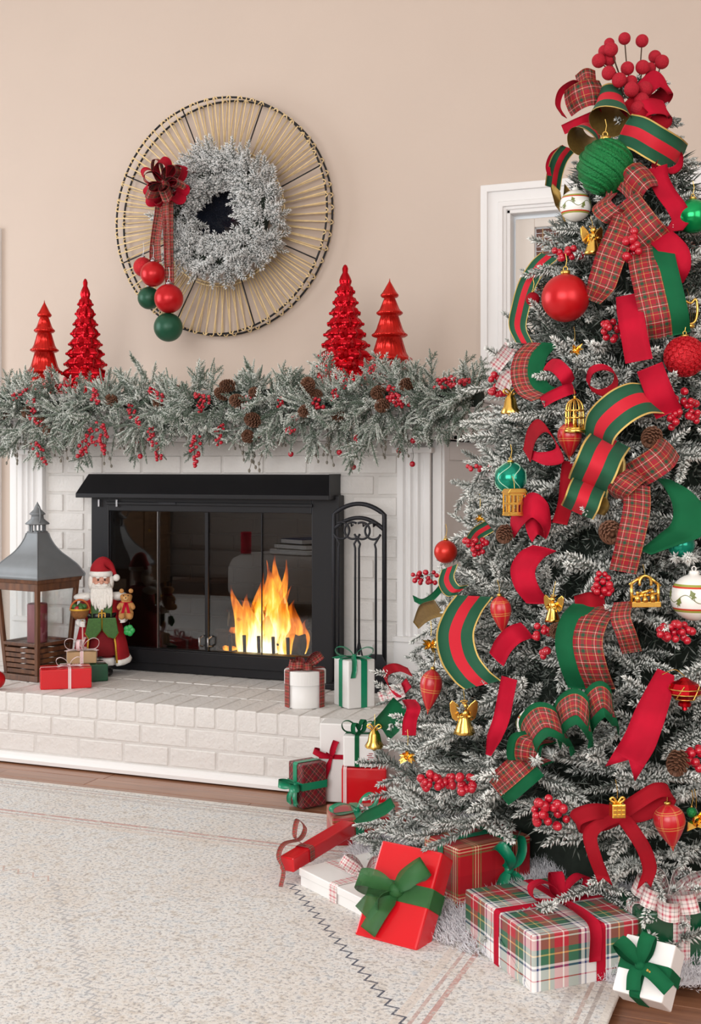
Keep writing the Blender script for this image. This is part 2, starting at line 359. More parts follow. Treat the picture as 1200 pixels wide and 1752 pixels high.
def wood_mat(name, c0, c1, rough, sx=(1.5, 30, 30), coat=0.0):
    m, nt, b = newmat(name); tc = nd(nt, 'ShaderNodeTexCoord'); oi = nd(nt, 'ShaderNodeObjectInfo')
    mp = nd(nt, 'ShaderNodeMapping'); mp.inputs['Scale'].default_value = sx; L(nt, tc.outputs['Object'], mp.inputs[0])
    cb = nd(nt, 'ShaderNodeCombineXYZ'); L(nt, mth(nt, 'MULTIPLY', oi.outputs['Random'], 40.0), cb.inputs[0]); L(nt, cb.outputs[0], mp.inputs['Location'])
    nz = nd(nt, 'ShaderNodeTexNoise', i_Scale=2.0, i_Detail=6.0, i_Roughness=0.6); L(nt, mp.outputs[0], nz.inputs['Vector'])
    c = ramp(nt, nz.outputs['Fac'], [(.3, c0), (.7, c1)])
    c = mixc(nt, mth(nt, 'MULTIPLY', oi.outputs['Random'], 0.35), c, lin(c0))
    L(nt, c, b.inputs['Base Color']); b.inputs['Roughness'].default_value = rough
    if coat: b.inputs['Coat Weight'].default_value = coat; b.inputs['Coat Roughness'].default_value = 0.15
    return m
m_plank = wood_mat('oak_floor_plank', '7C5038', 'A47456', 0.35, coat=0.3)
m_lantwood = wood_mat('worn_brown_lantern_wood', '3A2218', '7A4E30', 0.5, (20, 20, 3))
m_log = wood_mat('charred_firewood', '1A120D', '5A3C26', 0.9, (3, 30, 30))
m_darkwood = wood_mat('dark_walnut', '2A1C17', '4A3328', 0.45)
m_blind = wood_mat('brown_woven_slat', '5A3A32', '8A6052', 0.7, (2, 60, 60))

# ================================================================ the room
ZH = 0.233                                   # top of the raised hearth
YF, YB = -1.09, -0.495                       # hearth front, brick face
fl = struct(MB().box((0.3, -3.6, -0.03), (7.6, 7.6, 0.04)).build('floor', m_plank)); fl.location = (0, 0, -0.014)
# boards where the floor shows: along the hearth and in the corner beyond the rug
pm = [MB().box((0, 0, 0.008), (ln, 0.081, 0.016)).build('floor_plank', m_plank, fl, bevel=0.0015, segs=1) for ln in (1.15, 0.85, 1.45)]
pme = [(p.data, ln) for p, ln in zip(pm, (1.15, 0.85, 1.45))]
used = 0
def boards(x0, x1, y0, y1):
    global used
    y = y0
    while y < y1:
        x = x0 - R3.random() * 0.05
        while x < x1:
            me, ln = R3.choice(pme)
            if used < 3: o = pm[used]; me, ln = pme[used]
            else:
                o = link('floor_plank', me, fl); b = o.modifiers.new('soft_edges', 'BEVEL'); b.width = 0.0015; b.segments = 1
            used += 1
            o.location = (x + ln / 2, y + 0.041, -0.008 + R3.uniform(0, .0008)); x += ln + 0.0015
        y += 0.0825
boards(-1.5, 3.4, -1.42, -1.01)
boards(1.6, 3.4, -3.2, -1.42)
boards(0.96, 3.4, -1.01, -0.02)
boards(-3.0, -1.62, -1.42, -0.02)

wb = MB()                                     # back wall with an opening for each door
DX0, DX1, DZ = 0.965, 1.85, 1.985; EX0, EX1, EZ = -2.35, -1.475, 1.985
wb.box((-3.0, 0.06, 1.9), (1.3, 0.12, 3.8)); wb.box(((EX0 + EX1) / 2, 0.06, (EZ + 3.8) / 2), (EX1 - EX0, 0.12, 3.8 - EZ))
wb.box(((EX1 + DX0) / 2, 0.06, 1.9), (DX0 - EX1, 0.12, 3.8)); wb.box(((DX0 + DX1) / 2, 0.06, (DZ + 3.8) / 2), (DX1 - DX0, 0.12, 3.8 - DZ))
wb.box((3.0, 0.06, 1.9), (2.3, 0.12, 3.8))
struct(wb.build('wall_back', m_wall))
def holed(name, axis, at, a0, a1, h0, h1, z0, z1):
    m = MB()
    def bx(u0, u1, za, zb):
        if axis == 'x': m.box((at, (u0 + u1) / 2, (za + zb) / 2), (0.12, u1 - u0, zb - za))
        else: m.box(((u0 + u1) / 2, at, (za + zb) / 2), (u1 - u0, 0.12, zb - za))
    bx(a0, h0, -.1, 3.8); bx(h1, a1, -.1, 3.8); bx(h0, h1, -.1, z0); bx(h0, h1, z1, 3.8)
    return struct(m.build(name, m_wall))
holed('wall_left', 'x', -3.56, -7.4, 0.12, -3.95, -1.25, 0.55, 2.95)
holed('wall_right', 'x', 4.16, -7.4, 0.12, -5.85, -3.35, 0.75, 3.05)
holed('wall_rear', 'y', -7.36, -3.5, 4.1, -0.75, 2.95, 0.65, 3.15)
struct(MB().box((0.3, -3.6, 3.86), (8.2, 8.0, 0.12)).build('ceiling', m_ceil))
def window_frame(name, axis, at, u0, u1, z0, z1):
    m = MB()
    def bx(a, b, za, zb):
        if axis == 'x': m.box((at, (a + b) / 2, (za + zb) / 2), (0.06, b - a, zb - za))
        else: m.box(((a + b) / 2, at, (za + zb) / 2), (b - a, 0.06, zb - za))
    t = 0.05; bx(u0, u0 + t, z0, z1); bx(u1 - t, u1, z0, z1); bx(u0, u1, z0, z0 + t); bx(u0, u1, z1 - t, z1)
    um = (u0 + u1) / 2; bx(um - .025, um + .025, z0, z1); zm = (z0 + z1) / 2; bx(u0, u1, zm - .018, zm + .018)
    return struct(m.build(name, m_trim))
window_frame('window_1', 'x', -3.53, -3.95, -1.25, 0.55, 2.95)
window_frame('window_2', 'y', -7.33, -0.75, 2.95, 0.65, 3.15)
window_frame('window_3', 'x', 4.13, -5.85, -3.35, 0.75, 3.05)

def casing(name, x0, x1, z1, wdt=0.098):
    """mitred, stepped door casing around the opening x0..x1, up to z1"""
    m = MB()
    for a, b, y in ((0, wdt, 0.016), (0.012, 0.032, 0.024), (wdt - 0.026, wdt + 0.0015, 0.026)):
        m.prism([(x0 - b, 0), (x0 - a, 0), (x0 - a, z1 + a), (x1 + a, z1 + a), (x1 + a, 0), (x1 + b, 0), (x1 + b, z1 + b), (x0 - b, z1 + b)], -y, 0.0)
    for xa, xb in ((x0 - 0.004, x0 + 0.014), (x1 - 0.014, x1 + 0.004)): m.box(((xa + xb) / 2, 0.055, z1 / 2), (xb - xa, 0.13, z1))
    m.box(((x0 + x1) / 2, 0.055, z1 - 0.005), (x1 - x0, 0.13, 0.018))
    return struct(m.build(name, m_trim, bevel=0.002, segs=1))
casing('trim_1', DX0, DX1, DZ); casing('trim_2', EX0, EX1, EZ)
def door_leaf(name, x0, x1, z1, win=None):
    m = MB(); y0, y1 = 0.03, 0.07
    if win:
        wx0, wx1, wz0, wz1 = win
        for a, b, za, zb in ((x0, wx0, .008, z1), (wx1, x1, .008, z1), (wx0, wx1, .008, wz0), (wx0, wx1, wz1, z1)):
            m.box(((a + b) / 2, 0.05, (za + zb) / 2), (b - a, 0.04, zb - za))
    else:
        m.box(((x0 + x1) / 2, 0.05, z1 / 2), (x1 - x0, 0.04, z1 - 0.01))
        for za, zb in ((.2, .9), (1.05, 1.8)):
            m.prism([(x0 + .12, za), (x1 - .12, za), (x1 - .12, zb), (x0 + .12, zb)], 0.02, 0.032)
    return struct(m.build(name, m_cream, bevel=0.002, segs=1))
d1 = door_leaf('door_1', DX0 + 0.024, DX1 - 0.02, DZ - 0.03, (DX0 + 0.098, DX1 - 0.1, 0.95, DZ - 0.065))
door_leaf('door_2', EX0 + 0.02, EX1 - 0.02, EZ - 0.03)
gp = MB().box(((DX0 + DX1) / 2, 0.058, (0.95 + DZ - .065) / 2), (DX1 - DX0 - .2, 0.006, DZ - .065 - .95)).build('glass_pane', m_glass, d1)
sl = MB().box((0, 0, 0), (DX1 - DX0 - 0.205, 0.003, 0.0155)).mesh('blind_slat', m_blind)
for k in range(46):
    o = inst('blind_slat', sl, d1, ((DX0 + DX1) / 2, 0.045, DZ - 0.078 - k * 0.0172), Quaternion((1, 0, 0), 0.35 + R3.uniform(-.1, .1)))
for xx in (DX0 + .128, DX0 + .32, DX0 + .5, DX1 - .13):
    MB().tube([(xx, 0.041, 0.97), (xx, 0.041, DZ - 0.07)], 0.0022, 6).build('blind_cord', m_kraft, d1)
kn = MB().lathe([(.0, 0), (.012, 0), (.012, .03), (.028, .04), (.03, .06), (.02, .072), (0.001, .075)], 16, Matrix.Translation((DX1 - .07, .03, .95)) @ Matrix.Rotation(math.pi / 2, 4, 'X')).build('door_knob', m_goldcap, d1, smooth=True)

# baseboards
struct(MB().box((3.0, -0.012, 0.06), (2.1, 0.02, 0.12)).build('baseboard_right', m_trim, bevel=0.004))
struct(MB().box((-3.0, -0.012, 0.06), (1.1, 0.02, 0.12)).build('baseboard_left', m_trim, bevel=0.004))

# ================================================================ rug
RX, RY = 1.756, -1.366
rl = lambda x, y: (x - RX, y - RY)
lines = []
for (a, b, wd, col, k, fq) in (((.93, -1.93), (1.50, -2.615), .0032, '3A4156', .9, 26), ((.394, -2.117), (.92, -2.72), .003, '9A9CA2', .55, 30), ((-.2, -2.02), (.394, -2.117), .003, 'C09A8C', .6, 20), ((.93, -1.93), (.55, -2.35), .002, 'B4AAA4', .35, 26)):
    lines.append((*rl(*a), *rl(*b), wd, col, k, fq))
rug = MB().box((-2.4, -1.75, 0.004), (4.8, 3.5, 0.009)).build('rug', rug_mat(lines), bevel=0.003); rug.location = (RX, RY, 0.0125)
tag(rug, 'large faded cream and grey wool rug covering the floor', 'rug')

# ================================================================ hearth
hearth = thing('hearth', 'raised white painted brick hearth in front of the firebox', 'hearth', (0, 0, 0))
HX0, HX1 = -1.55, 0.95
MB().box(((HX0 + HX1) / 2, (YF + 0.003 - 0.001) / 2, (ZH - .0025) / 2), (HX1 - HX0 - .012, -(YF + .003), ZH - .0025)).build('mortar', m_mortar, hearth)
q = MB().prism([(0, 0), (-.028, 0), (-.028, .012), (-.022, .022), (-.010, .029), (0, .03)], 0, HX1 - HX0, Matrix(((0, 1, 0, HX0), (1, 0, 0, YF + .006), (0, 0, 1, 0), (0, 0, 0, 1)))).build('base_moulding', m_trim, hearth)
def brickmesh(sx, sy, sz, n=3):
    out = []
    for k in range(n):
        b = MB(); b.box((0, 0, 0), (sx, sy, sz)); b.v = [tuple(c + R3.uniform(-.0012, .0012) for c in v) for v in b.v]
        out.append(b.mesh('brick', m_brick))
    return out
def lay(parent, mesh, loc, rot=None):
    o = inst('brick', mesh, parent, loc, rot); b = o.modifiers.new('soft_edges', 'BEVEL'); b.width = 0.0035; b.segments = 2
    return o
st_f = brickmesh(.1645, .03, .0585)
for r, z in enumerate((.0645, .1305)):
    x = HX0 + (.087 if r else .02)
    while x < HX1: lay(hearth, R3.choice(st_f), (x, YF + .015 + R3.uniform(-.001, .001), z)); x += .1735
st_r = brickmesh(.0665, .185, .0665); st_t = brickmesh(.0665, .185, .02)
nrow = int((HX1 - HX0) / .0735)
for k in range(nrow):
    x = HX0 + .037 + k * .0735
    lay(hearth, R3.choice(st_r), (x, YF + .0925, ZH - .0333 + R3.uniform(-.001, .001)))
    if x < .9:
        lay(hearth, R3.choice(st_t), (x + .02, YF + .283, ZH - .0105 + R3.uniform(-.0008, .0008)))
        lay(hearth, R3.choice(st_t), (x, YF + .474, ZH - .0105 + R3.uniform(-.0008, .0008)))

# ================================================================ fireplace surround
fp = thing('fireplace', 'white painted brick fireplace with fluted pilasters and mantel', 'fireplace', (0, 0, 0))
FXL, FXR = -0.54, 0.492                        # insert frame
body = MB(); ym = YB + .004
OZ = 0.86                                      # opening behind the insert
for x0, x1, z0, z1 in ((-.93, FXL + .04, 0.23, 1.14), (FXR - .04, .81, 0.23, 1.14), (FXL + .04, FXR - .04, OZ, 1.14)):
    body.box(((x0 + x1) / 2, ym / 2 - .001, (z0 + z1) / 2), (x1 - x0, -ym - .002, z1 - z0))
body.build('mortar', m_mortar, fp)
bm_s = brickmesh(.1645, .03, .0655); bm_h = brickmesh(.08, .03, .0655); bm_q = brickmesh(.055, .03, .0655)
row = 0; z = ZH + .0375
while z < 1.09:
    x = -.78 + (0 if row % 2 else -.087)
    while x < .71:
        c = x + .087
        if c - .08 > -.79 and c + .08 < .712:
            if not (z < .93 and c + .08 > FXL + .01 and c - .08 < FXR - .01): lay(fp, R3.choice(bm_s), (c, YB + .015, z))
            elif z < .93:
                if c - .08 < FXL + .01 and FXL - (c - .08) > .03: lay(fp, R3.choice(bm_h if FXL - (c - .08) > .06 else bm_q), (c - .082 + .04, YB + .015, z))
                elif c + .08 > FXR - .01 and c + .08 - FXR > .03: lay(fp, R3.choice(bm_h if c + .08 - FXR > .06 else bm_q), (c + .082 - .04, YB + .015, z))
        elif c - .08 <= -.79 and c + .08 > -.73: lay(fp, R3.choice(bm_h), (-.745, YB + .015, z))
        elif c + .08 >= .712 and c - .08 < .66: lay(fp, R3.choice(bm_h), (.66, YB + .015, z))
        x += .1735
    z += .0745; row += 1
def pilaster(x0, x1, side):
    m = MB(); y1 = YB - .022; n = 3; wd = x1 - x0
    prof = [(x0, 0), (x0, y1)]; e = wd * .16; fw = (wd - 2 * e) / n                       # plan outline with scooped flutes
    for k in range(n):
        a = x0 + e + k * fw + fw * .12; b = x0 + e + (k + 1) * fw - fw * .12
        for j in range(7):
            t = j / 6; prof.append((a + (b - a) * t, y1 + math.sin(math.pi * t) * .011))
    prof += [(x1, y1), (x1, 0)]
    T = Matrix(((1, 0, 0, 0), (0, 0, 1, 0), (0, 1, 0, 0), (0, 0, 0, 1)))
    m.prism(prof, .40, 1.06, T)
    m.box(((x0 + x1) / 2, y1 / 2 - .006, .315), (wd + .016, -y1 + .012, .165)); m.box(((x0 + x1) / 2, y1 / 2 - .010, .405), (wd + .024, -y1 + .02, .018))
    m.box(((x0 + x1) / 2, y1 / 2 - .010, 1.065), (wd + .024, -y1 + .02, .02))
    o = m.build('pilaster', m_trim, fp, bevel=0.0015, segs=1)
pilaster(.700, .822, 1); pilaster(-.905, -.786, -1)
for bx in (((.842, -.25, .67), (.034, .50, .86)), ((-.955, -.22, .67), (.09, .44, .87)), ((-1.06, -.10, .67), (.12, .2, .87))):
    MB().box(*bx).build('side_panel', m_trim, fp, bevel=0.002, segs=1)
for ya, yb, za, zb in ((-.497, -.44, .25, 1.098), (-.075, -.02, .25, 1.098), (-.438, -.077, 1.03, 1.098), (-.438, -.077, .25, .36)):   # raised frame of the return on the tree side
    MB().box((.864, (ya + yb) / 2, (za + zb) / 2), (.010, yb - ya, zb - za)).build('panel_rail', m_trim, fp, bevel=0.002, segs=1)
ms = MB()
ms.box((-.045, YB / 2 - .02, 1.148), (1.90, -YB + .04, .096))
for k, (o_, z0, z1) in enumerate(((.03, 1.10, 1.118), (.055, 1.19, 1.212), (.085, 1.212, 1.236))): ms.box((-.045, (YB - o_ - .02) / 2, (z0 + z1) / 2), (1.84 + 2 * o_, -YB + o_ + .02, z1 - z0))
for k in range(62): ms.box((-.98 + k * .0305, YB - .047, 1.178), (.017, .02, .022))
ms.box((-.045, (YB - .12) / 2, 1.262), (2.06, -YB + .12, .05))
ms.build('mantel_shelf', m_trim, fp, bevel=0.003)
SHELF = 1.287

# ================================================================ firebox insert
ins = thing('fireplace_insert', 'black steel firebox with sloped hood and bifold glass doors', 'fireplace insert', (0, 0, 0))
yf = -.545
fr = MB()
for x0, x1, z0, z1, d in ((FXL, -.462, ZH + .002, .905, .05), (.386, FXR, ZH + .002, .905, .05), (-.4615, .3855, ZH + .002, .322, .0495), (-.4615, .3855, .838, .905, .0495)):
    fr.box(((x0 + x1) / 2, yf + d / 2, (z0 + z1) / 2), (x1 - x0, d, z1 - z0))
fr.build('frame', m_black, ins, bevel=0.003)
MB().box((-.038, yf - .004, .292), (.86, .012, .05)).build('lower_rail', m_black, ins, bevel=0.003)
MB().box((-.038, yf - .003, .868), (.86, .012, .012)).build('upper_rail', m_black, ins, bevel=0.002)
hd = MB(); xl, xr = -.578, .474
prof = [(YB, .979), (YB, .889), (YB - .1, .889), (YB - .1, .905), (YB - .012, .979)]
hd.add([(xl, y, z) for y, z in prof] + [(xr, y, z) for y, z in prof], [(0, 1, 2, 3, 4), (9, 8, 7, 6, 5)] + [(i, i + 5, (i + 1) % 5 + 5, (i + 1) % 5) for i in range(5)])
hd.build('hood', m_black, ins, bevel=0.002)
MB().box((xr + .002, YB - .048, .936), (.004, .1, .09)).build('hood_end_plate', m_black, ins)
px = [-.462, -.254, -.042, .182, .386]
for k in range(4):
    g = MB().box(((px[k] + px[k + 1]) / 2, yf + .016 + (.002 if k % 2 else 0), .580), (px[k + 1] - px[k] - .003, .004, .517)).build('glass_pane', m_fireglass, ins)
    MB().box((px[k] + .0015, yf + .012, .58), (.0022, .006, .517)).build('pane_edge', m_chrome if k == 1 else m_iron, g)
MB().box((px[2], yf + .010, .58), (.013, .008, .517)).build('door_stile', m_black, ins, bevel=.001)
for s in (-1, 1):
    MB().tube([(px[2] + s * .018, yf + .010, .34), (px[2] + s * .018, yf - .016, .345), (px[2] + s * .018, yf - .016, .372), (px[2] + s * .018, yf + .010, .377)], .004, 8).build('door_handle', m_chrome, ins, smooth=True)
for x in (-.50, -.42): MB().box((x, yf - .006, .868), (.007, .01, .028)).build('hinge', m_chrome, ins, bevel=.001)
MB().box((-.20, yf - .009, .87), (.075, .006, .007)).build('damper_slide', m_iron, ins)
fb = MB()
fb.box((-.03, -.045, .58), (.98, .02, .68)); fb.box((-.495, -.27, .58), (.02, .45, .68)); fb.box((.445, -.27, .58), (.02, .45, .68)); fb.box((-.03, -.27, .86), (.98, .45, .02)); fb.box((-.03, -.27, ZH + .01), (.98, .45, .02))
fb.build('firebox_lining', m_soot, ins)
fbk = brickmesh(.19, .012, .062, 2)
for me in fbk: me.materials[0] = m_soot
for r in range(8):
    for c in range(5): lay(ins, R3.choice(fbk), (-.43 + c * .2 + (.05 if r % 2 else -.04), -.058, .29 + r * .068))

# grate, logs, fire
FDX = atY(452, 1100, -.32).x - .13
gr = thing('fire_grate', 'black iron grate holding the burning logs', 'grate', (.13 + FDX, -.30, ZH + .02))
for k in range(6):
    x = -.15 + k * .06
    MB().tube([(x, -.13, .12), (x, -.125, .05), (x, 0, .045), (x, .12, .05)], .007, 6).build('bar', m_iron, gr, smooth=True)
for y in (-.1, .1): MB().tube([(-.17, y, 0), (-.17, y, .04), (.17, y, .04), (.17, y, 0)], .008, 6).build('cross_bar', m_iron, gr, smooth=True)
def log(loc, ln, r, rz, ry, lab):
    t = thing('firewood_log', lab, 'log', loc)
    pts = crom([(-ln / 2, 0, 0), (-ln * .2, .006, .006), (ln * .2, -.004, .003), (ln / 2, 0, 0)], 5)
    T = Matrix.Rotation(rz, 4, 'Z') @ Matrix.Rotation(ry, 4, 'Y')
    MB().tube([Vector(p) for p in pts], [r * (1 + .12 * math.sin(3 * i)) for i in range(len(pts))], 10, M4=T).build('bark', m_log, t, smooth=True)
    for s in (-1, 1): MB().ball((s * ln / 2, 0, 0), r * .9, 12, 6, M4=T, sc=(.12, 1, 1)).build('cut_end', m_kraft, t, smooth=True)
log((.13 + FDX, -.36, ZH + .108), .36, .038, .05, .02, 'charred log lying across the front of the grate')
log((.12 + FDX, -.25, ZH + .108), .34, .042, -.08, -.03, 'charred log lying at the back of the grate')
log((.14 + FDX, -.31, ZH + .180), .30, .034, .55, .10, 'burning log laid across the two lower logs')
m_flame, nt, b = newmat('flame'); nt.nodes.remove(b)
heat, _v = uvsock(nt); lw = nd(nt, 'ShaderNodeLayerWeight', i_Blend=0.35)
tc = nd(nt, 'ShaderNodeTexCoord'); nz = nd(nt, 'ShaderNodeTexNoise', i_Scale=30.0, i_Detail=3.0); mp = nd(nt, 'ShaderNodeMapping'); mp.inputs['Scale'].default_value = (1.6, 1.6, .4); L(nt, tc.outputs['Object'], mp.inputs[0]); L(nt, mp.outputs[0], nz.inputs['Vector'])
hh = mth(nt, 'ADD', heat, mth(nt, 'MULTIPLY', mth(nt, 'SUBTRACT', nz.outputs['Fac'], .5), .9))
col = ramp(nt, hh, [(0, 'D8480C'), (.3, 'F27A14'), (.6, 'FFB43A'), (.95, 'FFEDB8')])
em = nd(nt, 'ShaderNodeEmission'); L(nt, col, em.inputs[0]); L(nt, mth(nt, 'MULTIPLY_ADD', mth(nt, 'MAXIMUM', hh, 0.0), 4.5, 0.8), em.inputs[1])
tr = nd(nt, 'ShaderNodeBsdfTransparent'); mx = nd(nt, 'ShaderNodeMixShader')
op = mth(nt, 'MULTIPLY', mth(nt, 'SUBTRACT', 1.0, mth(nt, 'POWER', lw.outputs['Facing'], 1.5)), ramp(nt, hh, [(.0, (.12, .12, .12, 1)), (.3, (.6, .6, .6, 1)), (.8, (.95, .95, .95, 1))]))
L(nt, op, mx.inputs[0]); L(nt, tr.outputs[0], mx.inputs[1]); L(nt, em.outputs[0], mx.inputs[2]); L(nt, mx.outputs[0], nt.nodes['Material Output'].inputs[0])
fire = thing('fire', 'orange and yellow flames rising from the logs behind the glass', 'fire', (.13 + FDX, -.34, ZH + .085))
for k in range(46):
    rr = random.Random(100 + k); x = rr.gauss(.0, .085); x = max(-.19, min(.16, x)); y = rr.uniform(-.07, .06)
    core = math.exp(-((x - .03) / .10) ** 2); h = (.11 + .27 * core * rr.random() ** .6) * (1.0 if k > 2 else 1.2); wd = rr.uniform(.016, .034) * (1 + core * .5)
    m = MB(); n = 10; prof = []; sx, ph = rr.uniform(-.05, .05), rr.random() * 6
    ring = []; vs = []; nn = 8
    for i in range(n + 1):
        t = i / n; r = wd * (math.sin(math.pi * min(1, t * .9 + .12)) ** .8) * (1 - t) ** .35 + .0008
        cx = x + sx * t * t + .012 * math.sin(ph + t * 7) * t; cy = y + .008 * math.cos(ph + t * 6) * t
        for j in range(nn):
            a = 2 * math.pi * j / nn; vs.append((cx + r * math.cos(a), cy + .7 * r * math.sin(a), h * t - .02))
    ht = [max(0, min(1.3, (.35 + .75 * core) * (1 - (i // nn) / n) ** .8 + .05)) for i in range(len(vs))]
    fs = [(i * nn + j, i * nn + (j + 1) % nn, (i + 1) * nn + (j + 1) % nn, (i + 1) * nn + j) for i in range(n) for j in range(nn)]
    m.add(vs, fs, 0, [[(ht[q], 0) for q in f] for f in fs]); m.build('flame', m_flame, fire, smooth=True)

# ================================================================ needles
class Fir:
    """collects needles and stems as arrays; one mesh whose first surface coordinate holds how snowy each point is"""
    def __init__(s, seed): s.r = np.random.default_rng(seed); s.tone = (1.0,); s.V = []; s.F = []; s.A = []; s.n = 0
    def needles(s, P, D, ln, rad, flock):
        k = len(P); D = D / np.linalg.norm(D, axis=1, keepdims=True)
        h = np.where(np.abs(D[:, 2:3]) < .9, np.array([[0, 0, 1.0]]), np.array([[1.0, 0, 0]]))
        X = np.cross(D, h); X /= np.linalg.norm(X, axis=1, keepdims=True); Y = np.cross(D, X)
        ph = s.r.uniform(0, 6.28, k)[:, None]; V = np.zeros((k, 5, 3)); V[:, 0] = P; V[:, 4] = P + D * ln[:, None]
        for j in range(3):
            a = ph + j * 2.0944; V[:, 1 + j] = P + D * (ln * .45)[:, None] + (X * np.cos(a) + Y * np.sin(a)) * rad
        A = np.stack([flock * .5, flock * .92, flock * .92, flock * .92, flock], 1)
        base = s.n + np.arange(k)[:, None, None] * 5
        T = np.array([[0, 2, 1], [0, 3, 2], [0, 1, 3], [4, 1, 2], [4, 2, 3], [4, 3, 1]])[None]
        s.V.append(V.reshape(-1, 3)); s.F.append((base + T).reshape(-1, 3)); s.A.append(A.reshape(-1)); s.n += 5 * k
    def stem(s, pts, r0, r1, flock=0.12, n=5):
        pts = np.asarray(pts, float); k = len(pts); t = np.gradient(pts, axis=0); t /= np.linalg.norm(t, axis=1, keepdims=True) + 1e-9
        h = np.array([0.31, 0.52, 0.79]); X = np.cross(t, h); X /= np.linalg.norm(X, axis=1, keepdims=True); Y = np.cross(t, X)
        r = np.linspace(r0, r1, k)[:, None]; V = []
        for j in range(n):
            a = 6.2832 * j / n; V.append(pts + (X * math.cos(a) + Y * math.sin(a)) * r)
        V = np.stack(V, 1).reshape(-1, 3); F = []
        for i in range(k - 1):
            for j in range(n):
                a, b, c, d = i * n + j, i * n + (j + 1) % n, (i + 1) * n + (j + 1) % n, (i + 1) * n + j; F += [[a, b, c], [a, c, d]]
        s.F.append(np.array(F) + s.n); s.V.append(V); s.A.append(np.full(len(V), flock)); s.n += len(V)
    def twig(s, pts, step, nlen, rad, incl=(.75, 1.05), flock=(.35, 1.0), start=.08, stem=(.0022, .0012), taper=.45, up=0.25):
        pts = np.asarray(pts, float); seg = np.linalg.norm(np.diff(pts, axis=0), axis=1); cum = np.r_[0, np.cumsum(seg)]; Lt = cum[-1]
        k = max(3, int(Lt * (1 - start) / step)); u = np.linspace(start * Lt, Lt, k)
        P = np.stack([np.interp(u, cum, pts[:, i]) for i in range(3)], 1)
        T = np.stack([np.interp(u, cum, np.gradient(pts[:, i], cum)) for i in range(3)], 1); T /= np.linalg.norm(T, axis=1, keepdims=True)
        h = np.array([0.1, 0.13, 0.98]); X = np.cross(T, h); X /= np.linalg.norm(X, axis=1, keepdims=True); Y = np.cross(X, T)
        a = (np.arange(k) * 2.39996 + s.r.uniform(0, 6.28) + s.r.normal(0, .35, k))[:, None]
        inc = s.r.uniform(*incl, k)[:, None]; end = np.clip((u - Lt * .86) / (Lt * .14), 0, 1)[:, None]; inc = inc * (1 - .75 * end)
        D = T * np.cos(inc) + (X * np.cos(a) + Y * np.sin(a)) * np.sin(inc)
        ln = nlen * s.r.uniform(.75, 1.15, k) * (1 - taper * ((u / Lt) ** 3))
        f = s.r.uniform(*flock, k) * s.r.choice(s.tone) * (1 - up + up * np.clip(.5 + D[:, 2], 0, 1.2)); s.needles(P, D, ln, rad, np.clip(f, 0, 1))
        s.stem(pts, *stem)
    def mesh(s, name, mat):
        V = np.concatenate(s.V); F = np.concatenate(s.F); A = np.concatenate(s.A); me = bpy.data.meshes.new(name)
        me.vertices.add(len(V)); me.vertices.foreach_set('co', V.ravel()); me.loops.add(F.size); me.loops.foreach_set('vertex_index', F.ravel().astype(np.int32))
        me.polygons.add(len(F)); me.polygons.foreach_set('loop_start', np.arange(0, F.size, 3, dtype=np.int32)); me.update(calc_edges=True)
        uv = np.zeros((F.size, 2), np.float32); uv[:, 0] = np.clip(A[F.ravel()], 0, 1); me.uv_layers.new(name='UVMap').data.foreach_set('uv', uv.ravel()); me.materials.append(mat); return me

# ================================================================ sunburst mirror of reeds
DC = Vector((-.237, 0, 2.041)); DR = .487
mir = thing('sunburst_mirror', 'round reed sunburst mirror with black wire rings on the wall', 'mirror', (DC.x, 0, DC.z))
m_reed = M('pale_reed', 'EBCF9C', 0.6, var=0.15, scale=40)
ringp = lambda r, y, n=72: [(r * math.cos(6.2832 * k / n), y, r * math.sin(6.2832 * k / n)) for k in range(n)]
RI = .285
for r, y in ((DR, -.075), (DR, -.018)): MB().tube(ringp(r, y), .0042, 6, closed=True).build('wire_ring', m_black, mir, smooth=True)
MB().tube(ringp(RI, -.04), .004, 6, closed=True).build('inner_ring', m_reed, mir, smooth=True)
MB().tube(ringp(RI - .012, -.035), .0035, 6, closed=True).build('inner_ring', m_reed, mir, smooth=True)
def reedmesh(r0, y0, r1, y1, rad, mat):
    return MB().tube([(r0, y0, 0), ((r0 + r1) / 2, (y0 + y1) / 2 - .002, 0), (r1, y1, 0)], rad, 5).mesh('reed', mat, True)
rd = [reedmesh(RI - .01, -.04, DR + .004, -.080, .0029, m_reed), reedmesh(RI - .01, -.036, DR + .004, -.012, .0029, m_reed)]
k = 0
for s in range(8):
    a0 = s * math.pi / 4 + .35
    inst('wire_spoke', reedmesh(.1, -.03, DR, -.075, .003, m_black), mir, (0, 0, 0), Quaternion((0, 1, 0), -a0))
    for j in range(9):
        a = a0 + (j + 1 + R3.uniform(-.12, .12)) * math.pi / 4 / 10
        inst('reed', rd[0], mir, (0, 0, 0), Quaternion((0, 1, 0), -a)); inst('reed', rd[1], mir, (0, 0, 0), Quaternion((0, 1, 0), -a - .02))
wrp = [(.010 * math.cos(a), 0, .010 * math.sin(a)) for a in np.linspace(0, 6.2832, 7)[:-1]]
for y in (-.075, -.018):                                    # reed ends wrapped over the wire in groups
    me = MB().tube([(DR - .006, y, -.011), (DR + .001, y - .0055, -.006), (DR + .0055, y, 0), (DR + .001, y - .0055, .006), (DR - .006, y, .011)], .003, 5).mesh('reed_wrap', m_reed, True)
    for k in range(56): inst('reed_wrap', me, mir, (0, 0, 0), Quaternion((0, 1, 0), -(k + R3.uniform(-.25, .25)) * 6.2832 / 56))
m_mir, nt, b = newmat('mirror_with_painted_dark_reflection'); b.inputs['Base Color'].default_value = (.012, .014, .022, 1); b.inputs['Roughness'].default_value = .03; b.inputs['Specular IOR Level'].default_value = .6  # near-black base colour paints the dark room this mirror would reflect
